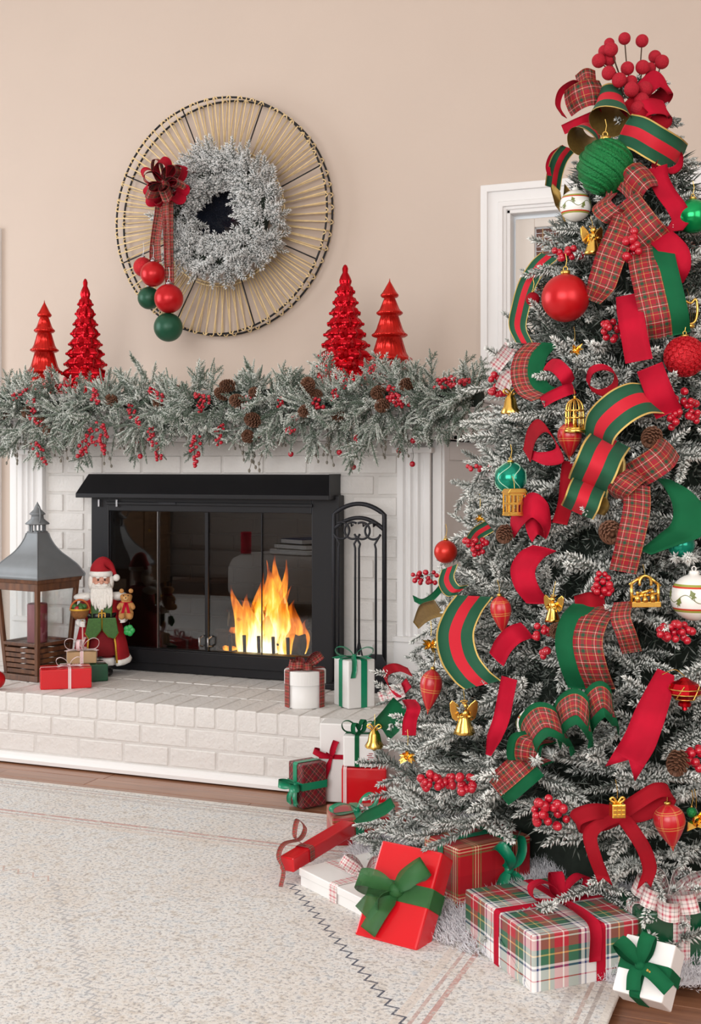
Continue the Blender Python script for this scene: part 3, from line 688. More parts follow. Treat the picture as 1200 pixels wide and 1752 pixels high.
MB().lathe([(.001, .004), (.17, .004), (.172, .0), (.172, -.02), (.001, -.02)][::-1], 48, Matrix.Rotation(math.pi / 2, 4, 'X') @ Matrix.Translation((0, 0, .035))).build('mirror_glass', m_mir, mir)

# ================================================================ wreath
wc = atY(378, 366, -.125)
wr = thing('wreath', 'heavily snow flocked evergreen wreath hung over the sunburst mirror', 'wreath', wc)
def tuft(seed, mat, n=5, ln=.085, nl=.021, rad=.0017, step=.0013, flock=(.3, 1.0), name='sprig'):
    f = Fir(seed); rr = f.r
    for k in range(n):
        a, e = rr.uniform(-.75, .75), rr.uniform(-.75, .75); l = ln * rr.uniform(.65, 1.1)
        d = np.array([1, math.tan(a) * .75, math.tan(e) * .75]); d /= np.linalg.norm(d); c = rr.normal(0, .12, 3)
        f.twig([d * l * t + c * l * t * t for t in np.linspace(0, 1, 6)], step, nl, rad, flock=flock)
    return f.mesh(name, mat)
wt = [tuft(s, m_wreathfir, 5, .088, .026, .0027, .0021, (.75, 1.35)) for s in range(4)]
MB().tube(ringp(.185, 0, 40), .035, 8, closed=True).build('wreath_core', m_inner, wr, smooth=True)
for k in range(170):
    a = 6.2832 * k / 170 * 7.0 + R3.uniform(-.1, .1); b = 6.2832 * R3.random()
    er = Vector((math.cos(a), 0, math.sin(a))); tn = Vector((-math.sin(a), 0, math.cos(a)))
    n = er * math.cos(b) + Vector((0, -1, 0)) * math.sin(b)
    if n.y > .35: n.y = -n.y * .5
    p = er * .192 + n * .030
    inst('sprig', wt[k % 4], wr, p, rot_to(n * 1.0 + tn * .55, R3.uniform(0, 6.28)), R3.uniform(.85, 1.15))

# ================================================================ bows
def loop_pts(c, d, n, ln, ht, k=12, close=.06):
    """one bow loop: out from the knot c along d, arched along n, and back"""
    P = [(0, close), (.25, .75), (.65, 1.0), (.98, .62), (1.0, .05), (.8, -.30), (.35, -.22), (0, -close)]
    return [Vector(c) + Vector(d) * (q[0] * ln) + Vector(n) * (q[1] * ht) for q in crom(P, 4)]
def perp(pts, axis):
    out = []
    for i in range(len(pts)):
        t = (pts[min(i + 1, len(pts) - 1)] - pts[max(i - 1, 0)]).normalized(); a = Vector(axis); a = a - t * a.dot(t)
        out.append(a.normalized() if a.length > 1e-5 else t.orthogonal().normalized())
    return out
def bow(parent, c, loops, width, mats, tails=(), knot=True, name='bow', thick=.001, vs=1.0):
    """a bow under parent: loops = (direction, arch direction, length, height); tails = lists of points"""
    o = link(name, None, parent); o.location = c; o.empty_display_size = .02
    for d, n, ln, ht in loops:
        d, n = Vector(d).normalized(), Vector(n).normalized(); p = loop_pts((0, 0, 0), d, n, ln, ht)
        ax = d.cross(n).normalized(); k = len(p); ww = [width * min(1, .35 + 3.2 * min(i, k - 1 - i) / (k - 1)) for i in range(k)]
        MB().strip(p, perp(p, ax), ww, thick, (0, 1), 3, vs).build('loop', mats, o, smooth=True)
    for t in tails:
        p = [Vector(q) for q in crom(t[0], 6)]; ww = [width * min(1, .4 + 2.5 * i / len(p)) for i in range(len(p))]
        MB().strip(p, perp(p, t[1]), ww, thick, (0, 1), 3, vs).build('tail', mats, o, smooth=True)
    if knot: MB().ball((0, 0, 0), width * .42, 12, 8, sc=(1, .9, .9)).build('knot', mats[0], o, smooth=True)
    return o
def rows(seed, n, nrm, ln, ht, spread=.75):
    """loops standing in all directions round nrm"""
    r = random.Random(seed); nrm = Vector(nrm).normalized(); x = nrm.orthogonal().normalized(); y = nrm.cross(x); out = []
    for k in range(n):
        a = 6.2832 * k / n + r.uniform(-.2, .2); d = (x * math.cos(a) + y * math.sin(a)) * spread + nrm * r.uniform(.15, .7)
        side = nrm.cross(d); out.append((d, side if r.random() < .5 else -side, ln * r.uniform(.8, 1.1), ht * r.uniform(.8, 1.1)))
    return out
bc = atY(285, 318, -.245)
wb_ = thing('wreath_bow', 'red velvet and tartan bow with long tails wired to the wreath', 'bow', bc, FACE * .6)
bow(wb_, (0, 0, 0), rows(3, 8, (0, -1, 0), .105, .040, .9), .066, [m_velvet, m_velvet], name='velvet_loops')
bow(wb_, (0, -.028, 0), rows(8, 6, (0, -1, 0), .092, .036, .75), .052, [m_plaid, m_plaid], name='tartan_loops', vs=.6)
for k, (x0, x1, z1, wv) in enumerate(((-.02, -.045, -.36, .038), (.0, -.03, -.31, .03), (.015, .02, -.42, .036), (.0, .012, -.33, .03))):
    p = [Vector(q) for q in crom([(x0, -.01, -.02), (x0 + (x1 - x0) * .3 + .004, -.02 - .006 * k, z1 * .3), (x1 - .004, -.005 - .006 * k, z1 * .7), (x1, -.01 - .004 * k, z1)], 6)]
    MB().strip(p, perp(p, (1, .3 * (-1) ** k, 0)), wv, .001, (0, 1), 3, .8).build('tail', [m_plaid_fine if k % 2 == 0 else m_plaid, m_plaid], wb_, smooth=True)
def ball_orn(p, r, mat, label, cap=m_goldcap, group=None, glit=None, tilt=0.0, name='ball_ornament', loop=.0):
    t = thing(name, label, 'ornament', p, FACE + tilt, group)
    MB().ball((0, 0, 0), r, 32, 20).build('ball', mat, t, smooth=True)
    MB().lathe([(r * .2, r * .965), (r * .21, r * 1.10), (r * .17, r * 1.14), (.0005, r * 1.15)], 14).build('cap', cap, t, smooth=True)
    MB().tube([(r * .09 * math.cos(a), 0, r * 1.22 + r * .10 * math.sin(a)) for a in np.linspace(0, 6.28, 13)[:-1]], r * .018 + .0004, 5, closed=True).build('ring', cap, t, smooth=True)
    if loop: MB().tube([(0, 0, r * 1.28), (.003, 0, r * 1.3 + loop * .5), (0, 0, r * 1.3 + loop)], .0008, 5).build('cord', cap, t)
    return t
g = 'ball ornaments hanging from the wreath bow'
for px_, py_, Y, r, mt, lb in ((262, 469, -.27, .051, m_redmatte, 'matte red ball hanging by the short tail of the wreath bow'), (255, 510, -.235, .046, m_greenball, 'dark green ball hanging behind the two red balls under the wreath'),
        (289, 511, -.29, .058, m_redmatte, 'larger matte red ball hanging by the long tail of the wreath bow'), (288, 560, -.27, .058, m_greenball, 'large dark green ball hanging lowest under the wreath'), (245, 457, -.225, .040, m_redglit, 'red glittered ball hanging half hidden behind the matte red ball')):
    ball_orn(atY(px_, py_, Y), r, mt, lb, m_chrome, g, loop=.05)

# ================================================================ red mercury glass trees on the mantel
def knob_tree(loc, H, R, label):
    t = thing('glass_tree', label, 'decorative tree', loc, FACE)
    m = MB(); prof = []; tiers = 11
    for i in range(tiers):
        z = H * .92 * i / tiers; r = R * (1 - .9 * i / tiers); h = H * .92 / tiers
        prof += [(r * .86, z), (r * 1.02, z + h * .28), (r * 1.03, z + h * .42), (r * .88, z + h * .8)]
    prof += [(R * .085, H * .935), (R * .10, H * .965), (R * .06, H * .99), (.0005, H)]
    nk = 9
    m.lathe(prof, 72, None, 0, True, 0, lambda a, z: 1 + .115 * math.cos(nk * a + math.pi * int(z / (H * .92 / tiers))) * (1 if z < H * .9 else 0))
    m.build('body', m_redshine, t, smooth=True)
    for i in range(tiers - 1):                                # a small dimple bead at each scale
        z = H * .92 * (i + .36) / tiers; r = R * (1 - .9 * i / tiers) * 1.13
        bm = MB()
        for k in range(nk):
            a = (6.2832 * k - math.pi * (i % 2)) / nk; bm.ball((r * math.cos(a), r * math.sin(a), z), R * .05 * (1 - .4 * i / tiers) + .002, 8, 6)
        o = bm.build('bead_row', m_redshine, t, smooth=True); o['kind'] = 'stuff'
    MB().lathe([(R * .8, -.004), (R * .88, 0), (R * .86, .006)], 32).build('base', m_redshine, t, smooth=True)
def tier_tree(loc, H, R, label):
    t = thing('glass_tree', label, 'decorative tree', loc, FACE)
    prof = [(R * .86, 0)]; Z = [.0, .24, .46, .66, .82, .97]; RR = [1.0, .86, .68, .5, .34]
    for i in range(5):
        z0, z1 = H * Z[i], H * Z[i + 1]; r = R * RR[i]; rn = R * ([.66, .5, .36, .22, .03][i])
        prof += [(r * .92, z0 + H * .004), (r * 1.08, z0 + H * .018), (r * 1.08, z0 + H * .03), (r * .92, z0 + H * .045), (r * .80, z0 + (z1 - z0) * .38), (rn, z1)]
    prof += [(.0005, H)]
    MB().lathe(prof, 72, None, 0, True, 0, lambda a, z: 1 + .022 * math.cos(24 * a)).build('body', m_redshine2, t, smooth=True)
m_redshine2 = M('satin_red_glass', 'D0241C', 0.24, 0.7, var=0.15, scale=50)
pt = lambda x, Y: atY(x, 700, Y)
def on_shelf(x, Y): p = atY(x, 700, Y); return (p.x, Y, SHELF)
knob_tree(on_shelf(146, -.34), .485, .098, 'tall red mercury glass tree with knobbed scales standing over the lantern end of the mantel')
tier_tree(on_shelf(76, -.42), .395, .076, 'short tiered red glass tree beside the tall one over the lantern end of the mantel')
knob_tree(on_shelf(591, -.30), .480, .116, 'tall red mercury glass tree with knobbed scales standing between sunburst mirror and door')
tier_tree(on_shelf(667, -.44), .395, .086, 'short tiered red glass tree standing closest to the door casing')

# ================================================================ garland along the mantel
ga = thing('garland', 'snow dusted evergreen garland with red berries and pine cones along the mantel', 'garland', (0, -.60, SHELF))
def sprig(seed, ln=.15, n=9, nl=.018, rad=.0016, step=.0016, fl=(.45, 1.3)):
    f = Fir(seed); f.tone = (.22, .55, 1.0, 1.35); rr = f.r; main = [np.array([ln * t, .01 * math.sin(3 * t), -.02 * t * t]) for t in np.linspace(0, 1, 8)]
    f.twig(main, step, nl, rad, flock=fl)
    for k in range(n):
        t = .2 + .7 * k / n; s = 1 if k % 2 else -1; a = rr.uniform(.5, .95); l = ln * .5 * (1.15 - t) * rr.uniform(.9, 1.3); e = rr.uniform(-.5, .5)
        d = np.array([math.cos(a), s * math.sin(a), e]); o = np.array([ln * t, 0, -.02 * t * t])
        f.twig([o + d * l * q for q in np.linspace(0, 1, 5)], step, nl * .9, rad, flock=fl)
    return f.mesh('sprig', m_garfir)
def cedar(seed):
    """flat scaly sprays with snowy tips"""
    f = Fir(seed); f.tone = (.45, 1.0, 1.4); rr = f.r
    for k in range(13):
        a = rr.uniform(-.9, .9); e = rr.uniform(-.35, .35); l = .11 * rr.uniform(.6, 1.1); d = np.array([math.cos(a), math.sin(a), e])
        f.twig([d * l * q + np.array([0, 0, -.03 * q * q]) for q in np.linspace(0, 1, 5)], .0016, .011, .0022, incl=(.4, .7), flock=(.5, 1.3))
    return f.mesh('sprig', m_garfir)
gs = [sprig(20), sprig(21, .13, 7), sprig(22, .16, 5), cedar(23), cedar(24)]
X0, X1 = -1.06, 1.04
for k in range(290):
    x = X0 + (X1 - X0) * (k + R3.uniform(-.5, .5)) / 289
    b = R3.uniform(-1.6, 1.7)                                  # angle from straight out towards the room, + = up
    n = Vector((R3.uniform(-.75, .75), -math.cos(b), math.sin(b)))
    if n.y > .2: n.y *= .5
    r0 = R3.uniform(.0, .05); p = Vector((x, -.045 + R3.uniform(-.05, .05) - (0.02 if n.z < -.3 else 0), -.062 + R3.uniform(-.035, .03))) + n.normalized() * r0
    if k % 3 == 0 and n.z < .35: p += Vector((0, -.012, -.055))
    inst('sprig', R3.choice(gs), ga, p, rot_to(n, R3.uniform(0, 6.28)), R3.uniform(.8, 1.15))
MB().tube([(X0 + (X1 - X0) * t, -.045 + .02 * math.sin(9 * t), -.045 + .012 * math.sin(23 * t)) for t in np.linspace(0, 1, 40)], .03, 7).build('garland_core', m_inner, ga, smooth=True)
f = Fir(31); f.tone = (.3, .8, 1.2, 1.4); r_ = f.r                # short filling twigs round the core
for k in range(420):
    b = r_.uniform(-1.9, 1.75); d = np.array([r_.uniform(-.9, .9), -math.cos(b), math.sin(b)]); d /= np.linalg.norm(d); l = r_.uniform(.06, .125)
    o_ = np.array([X0 + (X1 - X0) * (k + r_.random()) / 420, -.05 + r_.uniform(-.04, .02), -.06 + r_.uniform(-.06, .04)])
    f.twig([o_ + d * l * q + np.array([0, 0, -.02 * q * q]) for q in np.linspace(0, 1, 4)], .0026, .017, .0019, flock=(.45, 1.3))
o = link('filling_twigs', f.mesh('filling_twigs', m_garfir), ga); o['kind'] = 'stuff'
m_tip = M('frosted_twig', '8A8478', 0.9, var=0.3, scale=90)
def dangle(seed):                                               # thin bare twigs with frosted buds that hang below the mantel
    rr = random.Random(seed); m = MB()
    for k in range(3):
        pts = [(0, 0, 0)]
        for i in range(6): pts.append((pts[-1][0] + rr.uniform(-.012, .012), pts[-1][1] + rr.uniform(-.008, .008), pts[-1][2] - rr.uniform(.016, .03)))
        m.tube([Vector(q) for q in crom(pts, 3)], .0011, 4)
        for q in pts[2:]: m.ball(q, .0045, 6, 4, sc=(1, 1, 1.5))
    return m.mesh('hanging_twig', m_tip, True)
dg = [dangle(s) for s in range(4)]
for k in range(26):
    inst('hanging_twig', R3.choice(dg), ga, (X0 + .1 + (X1 - X0 - .25) * (k + R3.random()) / 26, -.075 + R3.uniform(-.03, .02), -.10 + R3.uniform(-.03, .02)), Quaternion((0, 0, 1), R3.uniform(0, 6.28)), R3.uniform(.7, 1.15))['kind'] = 'stuff'
def conemesh(seed=0, ln=.06, R=.021):
    m = MB(); m.lathe([(.001, 0), (R * .6, ln * .1), (R * .7, ln * .45), (R * .4, ln * .85), (.001, ln)], 10)
    n = 64
    for k in range(n):
        t = (k + .5) / n; a = k * 2.39996; r = R * (.5 + .65 * math.sin(math.pi * (.16 + .8 * t)) ** .8) ; z = ln * t
        T = Matrix.Translation((0, 0, z)) @ Matrix.Rotation(a, 4, 'Z') @ Matrix.Translation((r * .55, 0, 0)) @ Matrix.Rotation(-.45 - .5 * t, 4, 'Y')
        m.box((r * .35, 0, 0), (r * .75, R * .5, .0028), T, taper=.85)
    me = m.mesh('pine_cone', m_cone); return me
pc = conemesh()
for px_, py_, Y in ((72, 722, -.72), (85, 735, -.71), (192, 692, -.70), (400, 660, -.68), (388, 678, -.70), (440, 672, -.72), (527, 664, -.74), (545, 676, -.70), (533, 700, -.75), (440, 722, -.74), (585, 714, -.72), (660, 692, -.74), (652, 668, -.71), (705, 656, -.72), (425, 750, -.70), (12, 705, -.70), (280, 690, -.70), (310, 668, -.66), (62, 700, -.71), (415, 690, -.74)):
    p = atY(px_, py_, Y) - ga.location
    inst('pine_cone', pc, ga, p, rot_to(Vector((R3.uniform(-.6, .6), -1, R3.uniform(-.5, .5)))) @ Quaternion((0, 1, 0), math.pi / 2), R3.uniform(.7, .95))
def berrymesh(seed, n, spread, r, mat=None, stems=True):
    """a drooping string of berries along +X with little stalks"""
    rr = random.Random(seed); m = MB(); m.tube([(0, 0, 0), (spread[0] * .5, 0, .002), (spread[0], 0, 0)], .0011, 4, 1)
    for k in range(n):
        t = (k + .5) / n; c = Vector((spread[0] * t, rr.uniform(-1, 1) * spread[1], rr.uniform(-1, 1) * spread[1]))
        m.ball(c, r * rr.uniform(.85, 1.1), 10, 7)
        if stems: m.tube([(spread[0] * max(0, t - .1), 0, 0), c], .0007, 3, 1)
    return m.mesh('berry_spray', [mat or m_berry, m_bark], True)
bz = [berrymesh(1, 16, (.075, .013), .0062), berrymesh(2, 22, (.10, .014), .006), berrymesh(3, 12, (.055, .015), .0066)]
for px_, py_, v, dx, dz, sc_ in ((20, 678, 1, 1, .35, .8), (45, 690, 2, 1, .2, .9), (52, 702, 0, .6, -.8, 1), (100, 662, 2, 1, .4, 1), (163, 665, 2, .1, -1, 1), (150, 735, 0, .5, -.8, .9), (175, 722, 1, .2, -1, 1.2), (60, 755, 1, .6, -.8, 1.05), (143, 752, 2, -.1, -1, 1.2), (253, 665, 0, .9, -.5, 1), (218, 695, 1, .6, -.8, 1), (258, 730, 2, .1, -1, .9), (265, 755, 0, .4, -1, 1), (330, 675, 0, 1, -.3, 1), (340, 685, 2, .3, -1, .8), (332, 745, 1, .1, -1, 1.15), (376, 725, 0, .0, -1, 1), (418, 700, 2, .3, .9, .9), (480, 678, 2, 0, -1, .7), (500, 712, 2, .5, -.2, .6), (540, 680, 2, .3, -.4, 1), (572, 665, 2, .1, -.5, .8), (590, 640, 0, 0, -1, .7), (660, 668, 0, .7, -.4, 1.3), (675, 672, 2, .4, -.9, 1.0), (745, 653, 1, 1, .0, 1.2), (760, 655, 1, 1, .1, .9), (490, 733, 2, .6, -.2, .7), (610, 743, 2, 0, -1, .5), (635, 640, 2, .3, .9, .6), (830, 668, 2, 1, .3, .4)):
    inst('berry_spray', bz[v], ga, atY(px_, py_, -.755) - ga.location, rot_to((dx, -.15, dz), R3.uniform(0, 6.28)), sc_)['kind'] = 'stuff'
bb = MB(); bb.tube([(0, 0, .045), (.004, 0, .02), (0, 0, .0)], .0008, 4, 1); bb.ball((0, 0, -.008), .0098, 14, 10); bb = bb.mesh('hanging_berry', [m_berry, m_bark], True)
for px_, py_ in ((234, 752), (240, 777), (498, 773), (581, 770), (605, 795), (683, 767), (707, 750), (706, 790), (444, 742)):
    inst('hanging_berry', bb, ga, atY(px_, py_, -.70) - ga.location)

# ================================================================ lantern and candle
lp = atZ(64, 1167, ZH); ld = (Vector((lp.x, lp.y, 0)) - Vector((CAM.x, CAM.y, 0))).normalized()
LC = lp + ld * .118; LC.z = ZH
lan = thing('lantern', 'large wooden lantern with grey metal pagoda roof standing on the hearth', 'lantern', LC, math.atan2(ld.y, ld.x) + math.pi / 4); lan.scale = (.93,) * 3
def sq(z, h, r=None): return [(-h, -h, z), (h, -h, z), (h, h, z), (-h, h, z)]
hb, ht_, zb, zt, zm = .082, .108, .02, .385, .135          # half widths at foot and eaves; the slatted base ends at zm
hw = lambda z: hb + (ht_ - hb) * (z - zb) / (zt - zb)
for sx in (-1, 1):
    for sy in (-1, 1):
        m = MB(); q = .0085
        m.add([(sx * h - q if (i in (0, 3)) else sx * h + q, sy * h - q if j < 2 else sy * h + q, z) for z, h in ((zb, hw(zb)), (zt, hw(zt))) for i, j in ((0, 0), (1, 1), (2, 2), (3, 3))], [(3, 2, 1, 0), (4, 5, 6, 7)] + [(i, (i + 1) % 4, (i + 1) % 4 + 4, i + 4) for i in range(4)])
        m.build('post', m_lantwood, lan, bevel=.002)
def frustum(name, z0, h0, z1, h1, mat, par=None, bev=.002, hole=None):
    m = MB(); m.add(sq(z0, h0) + sq(z1, h1), [(3, 2, 1, 0), (4, 5, 6, 7)] + [(i, (i + 1) % 4, (i + 1) % 4 + 4, i + 4) for i in range(4)]); return m.build(name, mat, par or lan, bevel=bev)
frustum('foot', 0, .102, .022, .099, m_lantwood); frustum('floor_board', zm - .006, hw(zm) - .004, zm + .004, hw(zm) - .004, m_lantwood)
for k in range(4):
    R = Matrix.Rotation(k * math.pi / 2, 4, 'Z')
    for j in range(5):
        z = .034 + j * .0208; MB().box((0, -hw(z) - .002, z), (2 * hw(z) - .012, .008, .0165), R).build('slat', m_lantwood, lan, bevel=.0015, segs=1)
    MB().box((0, -hw(zm) - .003, zm + .006), (2 * hw(zm) - .008, .014, .012), R).build('rail', m_lantwood, lan, bevel=.0015)
    MB().box((0, -hw(.365) - .002, .366), (2 * hw(.366) - .01, .014, .03), R).build('rail', m_lantwood, lan, bevel=.0015)
    g = MB(); z0, z1 = zm + .012, .352; g.add([R @ Vector(v) for v in ((-hw(z0) + .01, -hw(z0) + .002, z0), (hw(z0) - .01, -hw(z0) + .002, z0), (hw(z1) - .01, -hw(z1) + .002, z1), (-hw(z1) + .01, -hw(z1) + .002, z1), (-hw(z0) + .01, -hw(z0) + .004, z0), (hw(z0) - .01, -hw(z0) + .004, z0), (hw(z1) - .01, -hw(z1) + .004, z1), (-hw(z1) + .01, -hw(z1) + .004, z1))], [(0, 1, 2, 3), (7, 6, 5, 4), (0, 4, 5, 1), (2, 6, 7, 3), (1, 5, 6, 2), (3, 7, 4, 0)])
    g.build('glass_pane', m_glass, lan)
frustum('eaves_board', .380, .120, .396, .124, m_lantwood)
m_pewter = M('weathered_grey_metal', '7E8285', 0.55, 0.35, var=0.15, scale=12)
m = MB(); prof = [(.128, .396), (.130, .406), (.122, .420), (.110, .442), (.088, .468), (.066, .492), (.048, .520), (.036, .548), (.030, .570)]; prof = [tuple(q) for q in crom(prof, 5)]
vs = []; [vs.extend(sq(z, h)) for h, z in prof]; n = len(prof)
m.add(vs, [(3, 2, 1, 0)] + [(i * 4 + j, i * 4 + (j + 1) % 4, (i + 1) * 4 + (j + 1) % 4, (i + 1) * 4 + j) for i in range(n - 1) for j in range(4)] + [tuple((n - 1) * 4 + j for j in range(4))])
m.build('roof', m_pewter, lan, bevel=.0008, segs=1)
for k in range(4):
    R = Matrix.Rotation(k * math.pi / 2, 4, 'Z'); MB().tube([R @ Vector((h, -h, z)) for h, z in prof], .0028, 6).build('roof_ridge', m_pewter, lan, smooth=True)
nk = Matrix.Rotation(math.pi / 4, 4, 'Z')
MB().lathe([(.040, .568), (.042, .574), (.036, .578)], 4, nk).build('neck_ring', m_pewter, lan)
for k in range(12):
    a = k * math.pi / 6; MB().box((.030 * math.cos(a), .030 * math.sin(a), .590), (.006, .006, .03)).build('neck_bar', m_pewter, lan)
MB().lathe([(.030, .602), (.046, .604), (.048, .608), (.026, .626), (.024, .640), (.033, .645), (.028, .650), (.014, .664), (.010, .676), (.004, .686), (.0005, .694)], 20).build('finial', m_pewter, lan, smooth=True)
MB().tube([(.028 + .030 * math.cos(a), 0, .640 + .034 * math.sin(a)) for a in np.linspace(-1.9, 1.9, 16)], .0026, 6, M4=Matrix.Rotation(math.pi * 1.06 - math.pi / 4, 4, 'Z')).build('carry_ring', m_pewter, lan, smooth=True)
can = thing('pillar_candle', 'dusky red pillar candle standing inside the lantern', 'candle', LC + Vector((0, 0, (zm + .004) * .93))); can.scale = (.93,) * 3
m_wax = M('dusky_red_wax', '8E3A48', 0.5, var=0.08, scale=20)
MB().lathe([(.0385, 0), (.0395, .002), (.0395, .148), (.037, .152), (.032, .150), (.0005, .146)], 32).build('wax', m_wax, can, smooth=True)
MB().tube([(0, 0, .146), (.001, 0, .156)], .0012, 6).build('wick', m_black, can)
p = atZ(-7, 1163, ZH + .035); ball_orn(p, .032, m_redmatte, 'red ball lying on the hearth at the far side of the lantern')

# ================================================================ bearded figurine
FS = .425                                                  # height of the figurine
fpnt = atZ(180, 1159, ZH)
fg = thing('figurine', 'white bearded figurine in a red robe with green vest and fur trim on the hearth', 'figurine', fpnt + Vector((-.048, .046, 0)), YAW + .25)
m_robe = M('deep_red_robe', '7E0A16', 0.85, var=0.15, scale=50, sheen=0.4); m_hat = M('bright_red_plush', 'A50E1E', 0.85, var=0.15, scale=60, sheen=0.5)
m_skin = M('rosy_porcelain', 'D49A84', 0.5, var=0.06); m_vest = M('green_brocade', '3E6A2C', 0.5, var=0.35, scale=160, sheen=0.3); m_trimg = M('gold_braid', 'D8A83C', 0.4, 0.6, var=0.2, scale=200, bump=0.5, bscale=260)
m_boot = M('black_boot_leather', '121214', 0.3); m_beard = M('white_curled_hair', 'F0ECE6', 0.9, var=0.08, scale=90, bump=0.9, bscale=130)
m_bear = M('golden_teddy_fur', 'C08A50', 0.9, var=0.2, scale=120, sheen=0.4, bump=0.5, bscale=160)
def skin_body(name, nodes, edges, mat, parent, lv=2):
    me = bpy.data.meshes.new(name); me.from_pydata([n[0] for n in nodes], edges, []); me.materials.append(mat)
    o = link(name, me, parent); s = o.modifiers.new('skin', 'SKIN'); s.use_smooth_shade = True
    for i, nn in enumerate(nodes):
        r = nn[1]; me.skin_vertices[0].data[i].radius = (r, r) if not isinstance(r, tuple) else r
    me.skin_vertices[0].data[0].use_root = True
    o.modifiers.new('smooth', 'SUBSURF').levels = lv; o.modifiers['smooth'].render_levels = lv; return o
# one body: pelvis, chest, neck, head, arms bent forward, legs
N = [((0, 0, .165), .048), ((0, 0, .225), .050), ((0, .004, .275), .046), ((0, 0, .305), .018), ((0, -.004, .335), .032), ((0, -.004, .360), .030),
     ((-.058, .002, .268), .022), ((-.082, -.012, .222), .019), ((-.074, -.046, .200), .013), ((.058, .002, .268), .022), ((.084, -.010, .222), .019), ((.080, -.048, .214), .013),
     ((-.028, 0, .13), .032), ((-.030, .0, .07), .024), ((-.034, -.002, .024), .018), ((.026, 0, .13), .032), ((.024, -.008, .07), .024), ((.022, -.014, .024), .018)]
skin_body('body', N, [(0, 1), (1, 2), (2, 3), (3, 4), (4, 5), (2, 6), (6, 7), (7, 8), (2, 9), (9, 10), (10, 11), (0, 12), (12, 13), (13, 14), (0, 15), (15, 16), (16, 17)], m_robe, fg)
MB().lathe([(.060, .075), (.074, .078), (.068, .12), (.056, .18), (.050, .22), (.054, .26), (.042, .29), (.02, .30)], 40, Matrix.Diagonal((1, .82, 1, 1)), 0, True, 0, lambda a, z: 1 + .05 * math.cos(7 * a) * max(0, (.2 - z) / .12)).build('robe', m_robe, fg, smooth=True)
coat = MB(); n = 26; vs = []                                # open long coat: outer shell, front left open
for i, (r, z) in enumerate(((.098, .062), (.088, .12), (.070, .19), (.062, .24), (.060, .275), (.034, .302))):
    for k in range(n):
        a = -math.pi / 2 + .62 + (2 * math.pi - 1.24) * k / (n - 1); q = r * (1 + .05 * math.cos(5 * a + 1) * max(0, (.2 - z) / .14)); vs.append((q * math.cos(a), .82 * q * math.sin(a) + .004, z + (.012 * math.sin(a * 2) if i == 0 else 0)))
coat.add(vs, [(i * n + k, i * n + k + 1, (i + 1) * n + k + 1, (i + 1) * n + k) for i in range(5) for k in range(n - 1)])
o = coat.build('coat', m_hat, fg, smooth=True); s = o.modifiers.new('cloth', 'SOLIDIFY'); s.thickness = .006; s.offset = 1
for sgn, k in ((-1, n - 1), (1, 0)):                        # fur hem and gold braid along the front edges
    MB().tube([Vector(vs[i * n + k]) + Vector((0, -.004, 0)) for i in range(5)], .0042, 6).build('coat_braid', m_trimg, fg, smooth=True)
MB().tube([Vector(v) for v in vs[:n]], .0125, 8).build('fur_hem', m_whitefelt, fg, smooth=True)
vst = MB()
for s in (-1, 1): vst.prism([(0.002 * s, .222), (.050 * s, .222), (.060 * s, .165), (.045 * s, .142), (.022 * s, .150), (.002 * s, .176)][::s], -.010, -.004, Matrix.Translation((0, -.048, 0)) @ Matrix.Rotation(.10, 4, 'X'))
vst.prism([(-.036, .218), (.036, .218), (.040, .275), (-.040, .275)], -.006, .0, Matrix.Translation((0, -.048, 0)))
vst.build('vest', m_vest, fg, bevel=.003)['kind'] = 'stuff'
for s in (-1, 1): MB().tube([Vector((x * s, -.070 + .01 * abs(x) * 3, z)) for x, z in ((.060, .166), (.046, .143), (.023, .150), (.003, .176))], .003, 6).build('vest_braid', m_trimg, fg, smooth=True)
MB().tube([(0, -.066, z) for z in (.178, .20, .222, .25)], .004, 6).build('vest_braid', m_trimg, fg, smooth=True)
MB().lathe([(.0625, .212), (.064, .214), (.064, .232), (.0625, .234)], 32, Matrix.Diagonal((1, .98, 1, 1))).build('belt', m_boot, fg, smooth=True)
b_ = MB()
for x, z, sx, sz in ((-.0115, .223, .004, .030), (.0115, .223, .004, .030), (0, .2365, .027, .004), (0, .2095, .027, .004)): b_.box((x, -.0645, z), (sx, .006, sz))
b_.build('belt_buckle', m_gold, fg)['kind'] = 'stuff'
MB().ball((0, -.004, .348), .036, 24, 16, sc=(1, .95, 1.06)).build('head', m_skin, fg, smooth=True)
MB().ball((0, -.042, .347), .0075, 10, 8, sc=(1, 1, .9)).build('nose', m_skin, fg, smooth=True)
for s in (-1, 1):
    MB().ball((s * .012, -.0375, .356), .0036, 10, 8).build('eye', m_boot, fg, smooth=True)
    MB().ball((s * .013, -.038, .364), .008, 10, 6, sc=(1, .5, .35)).build('eyebrow', m_beard, fg, smooth=True)
    MB().ball((s * .017, -.034, .345), .010, 10, 8, sc=(1, .6, .8)).build('cheek', m_skin, fg, smooth=True)
    MB().ball((s * .011, -.040, .336), .0125, 12, 8, sc=(1.15, .6, .5)).build('moustache', m_beard, fg, smooth=True)
    MB().ball((s * .036, -.004, .344), .0165, 12, 10, sc=(.7, 1.1, 1.7)).build('side_hair', m_beard, fg, smooth=True)
    MB().ball((s * .060, -.012, .292), .030, 14, 10, sc=(1.35, .9, .55)).build('fur_collar', m_whitefelt, fg, smooth=True)
MB().ball((0, -.020, .326), .034, 22, 14, sc=(1.12, .75, .85)).build('beard', m_beard, fg, smooth=True)
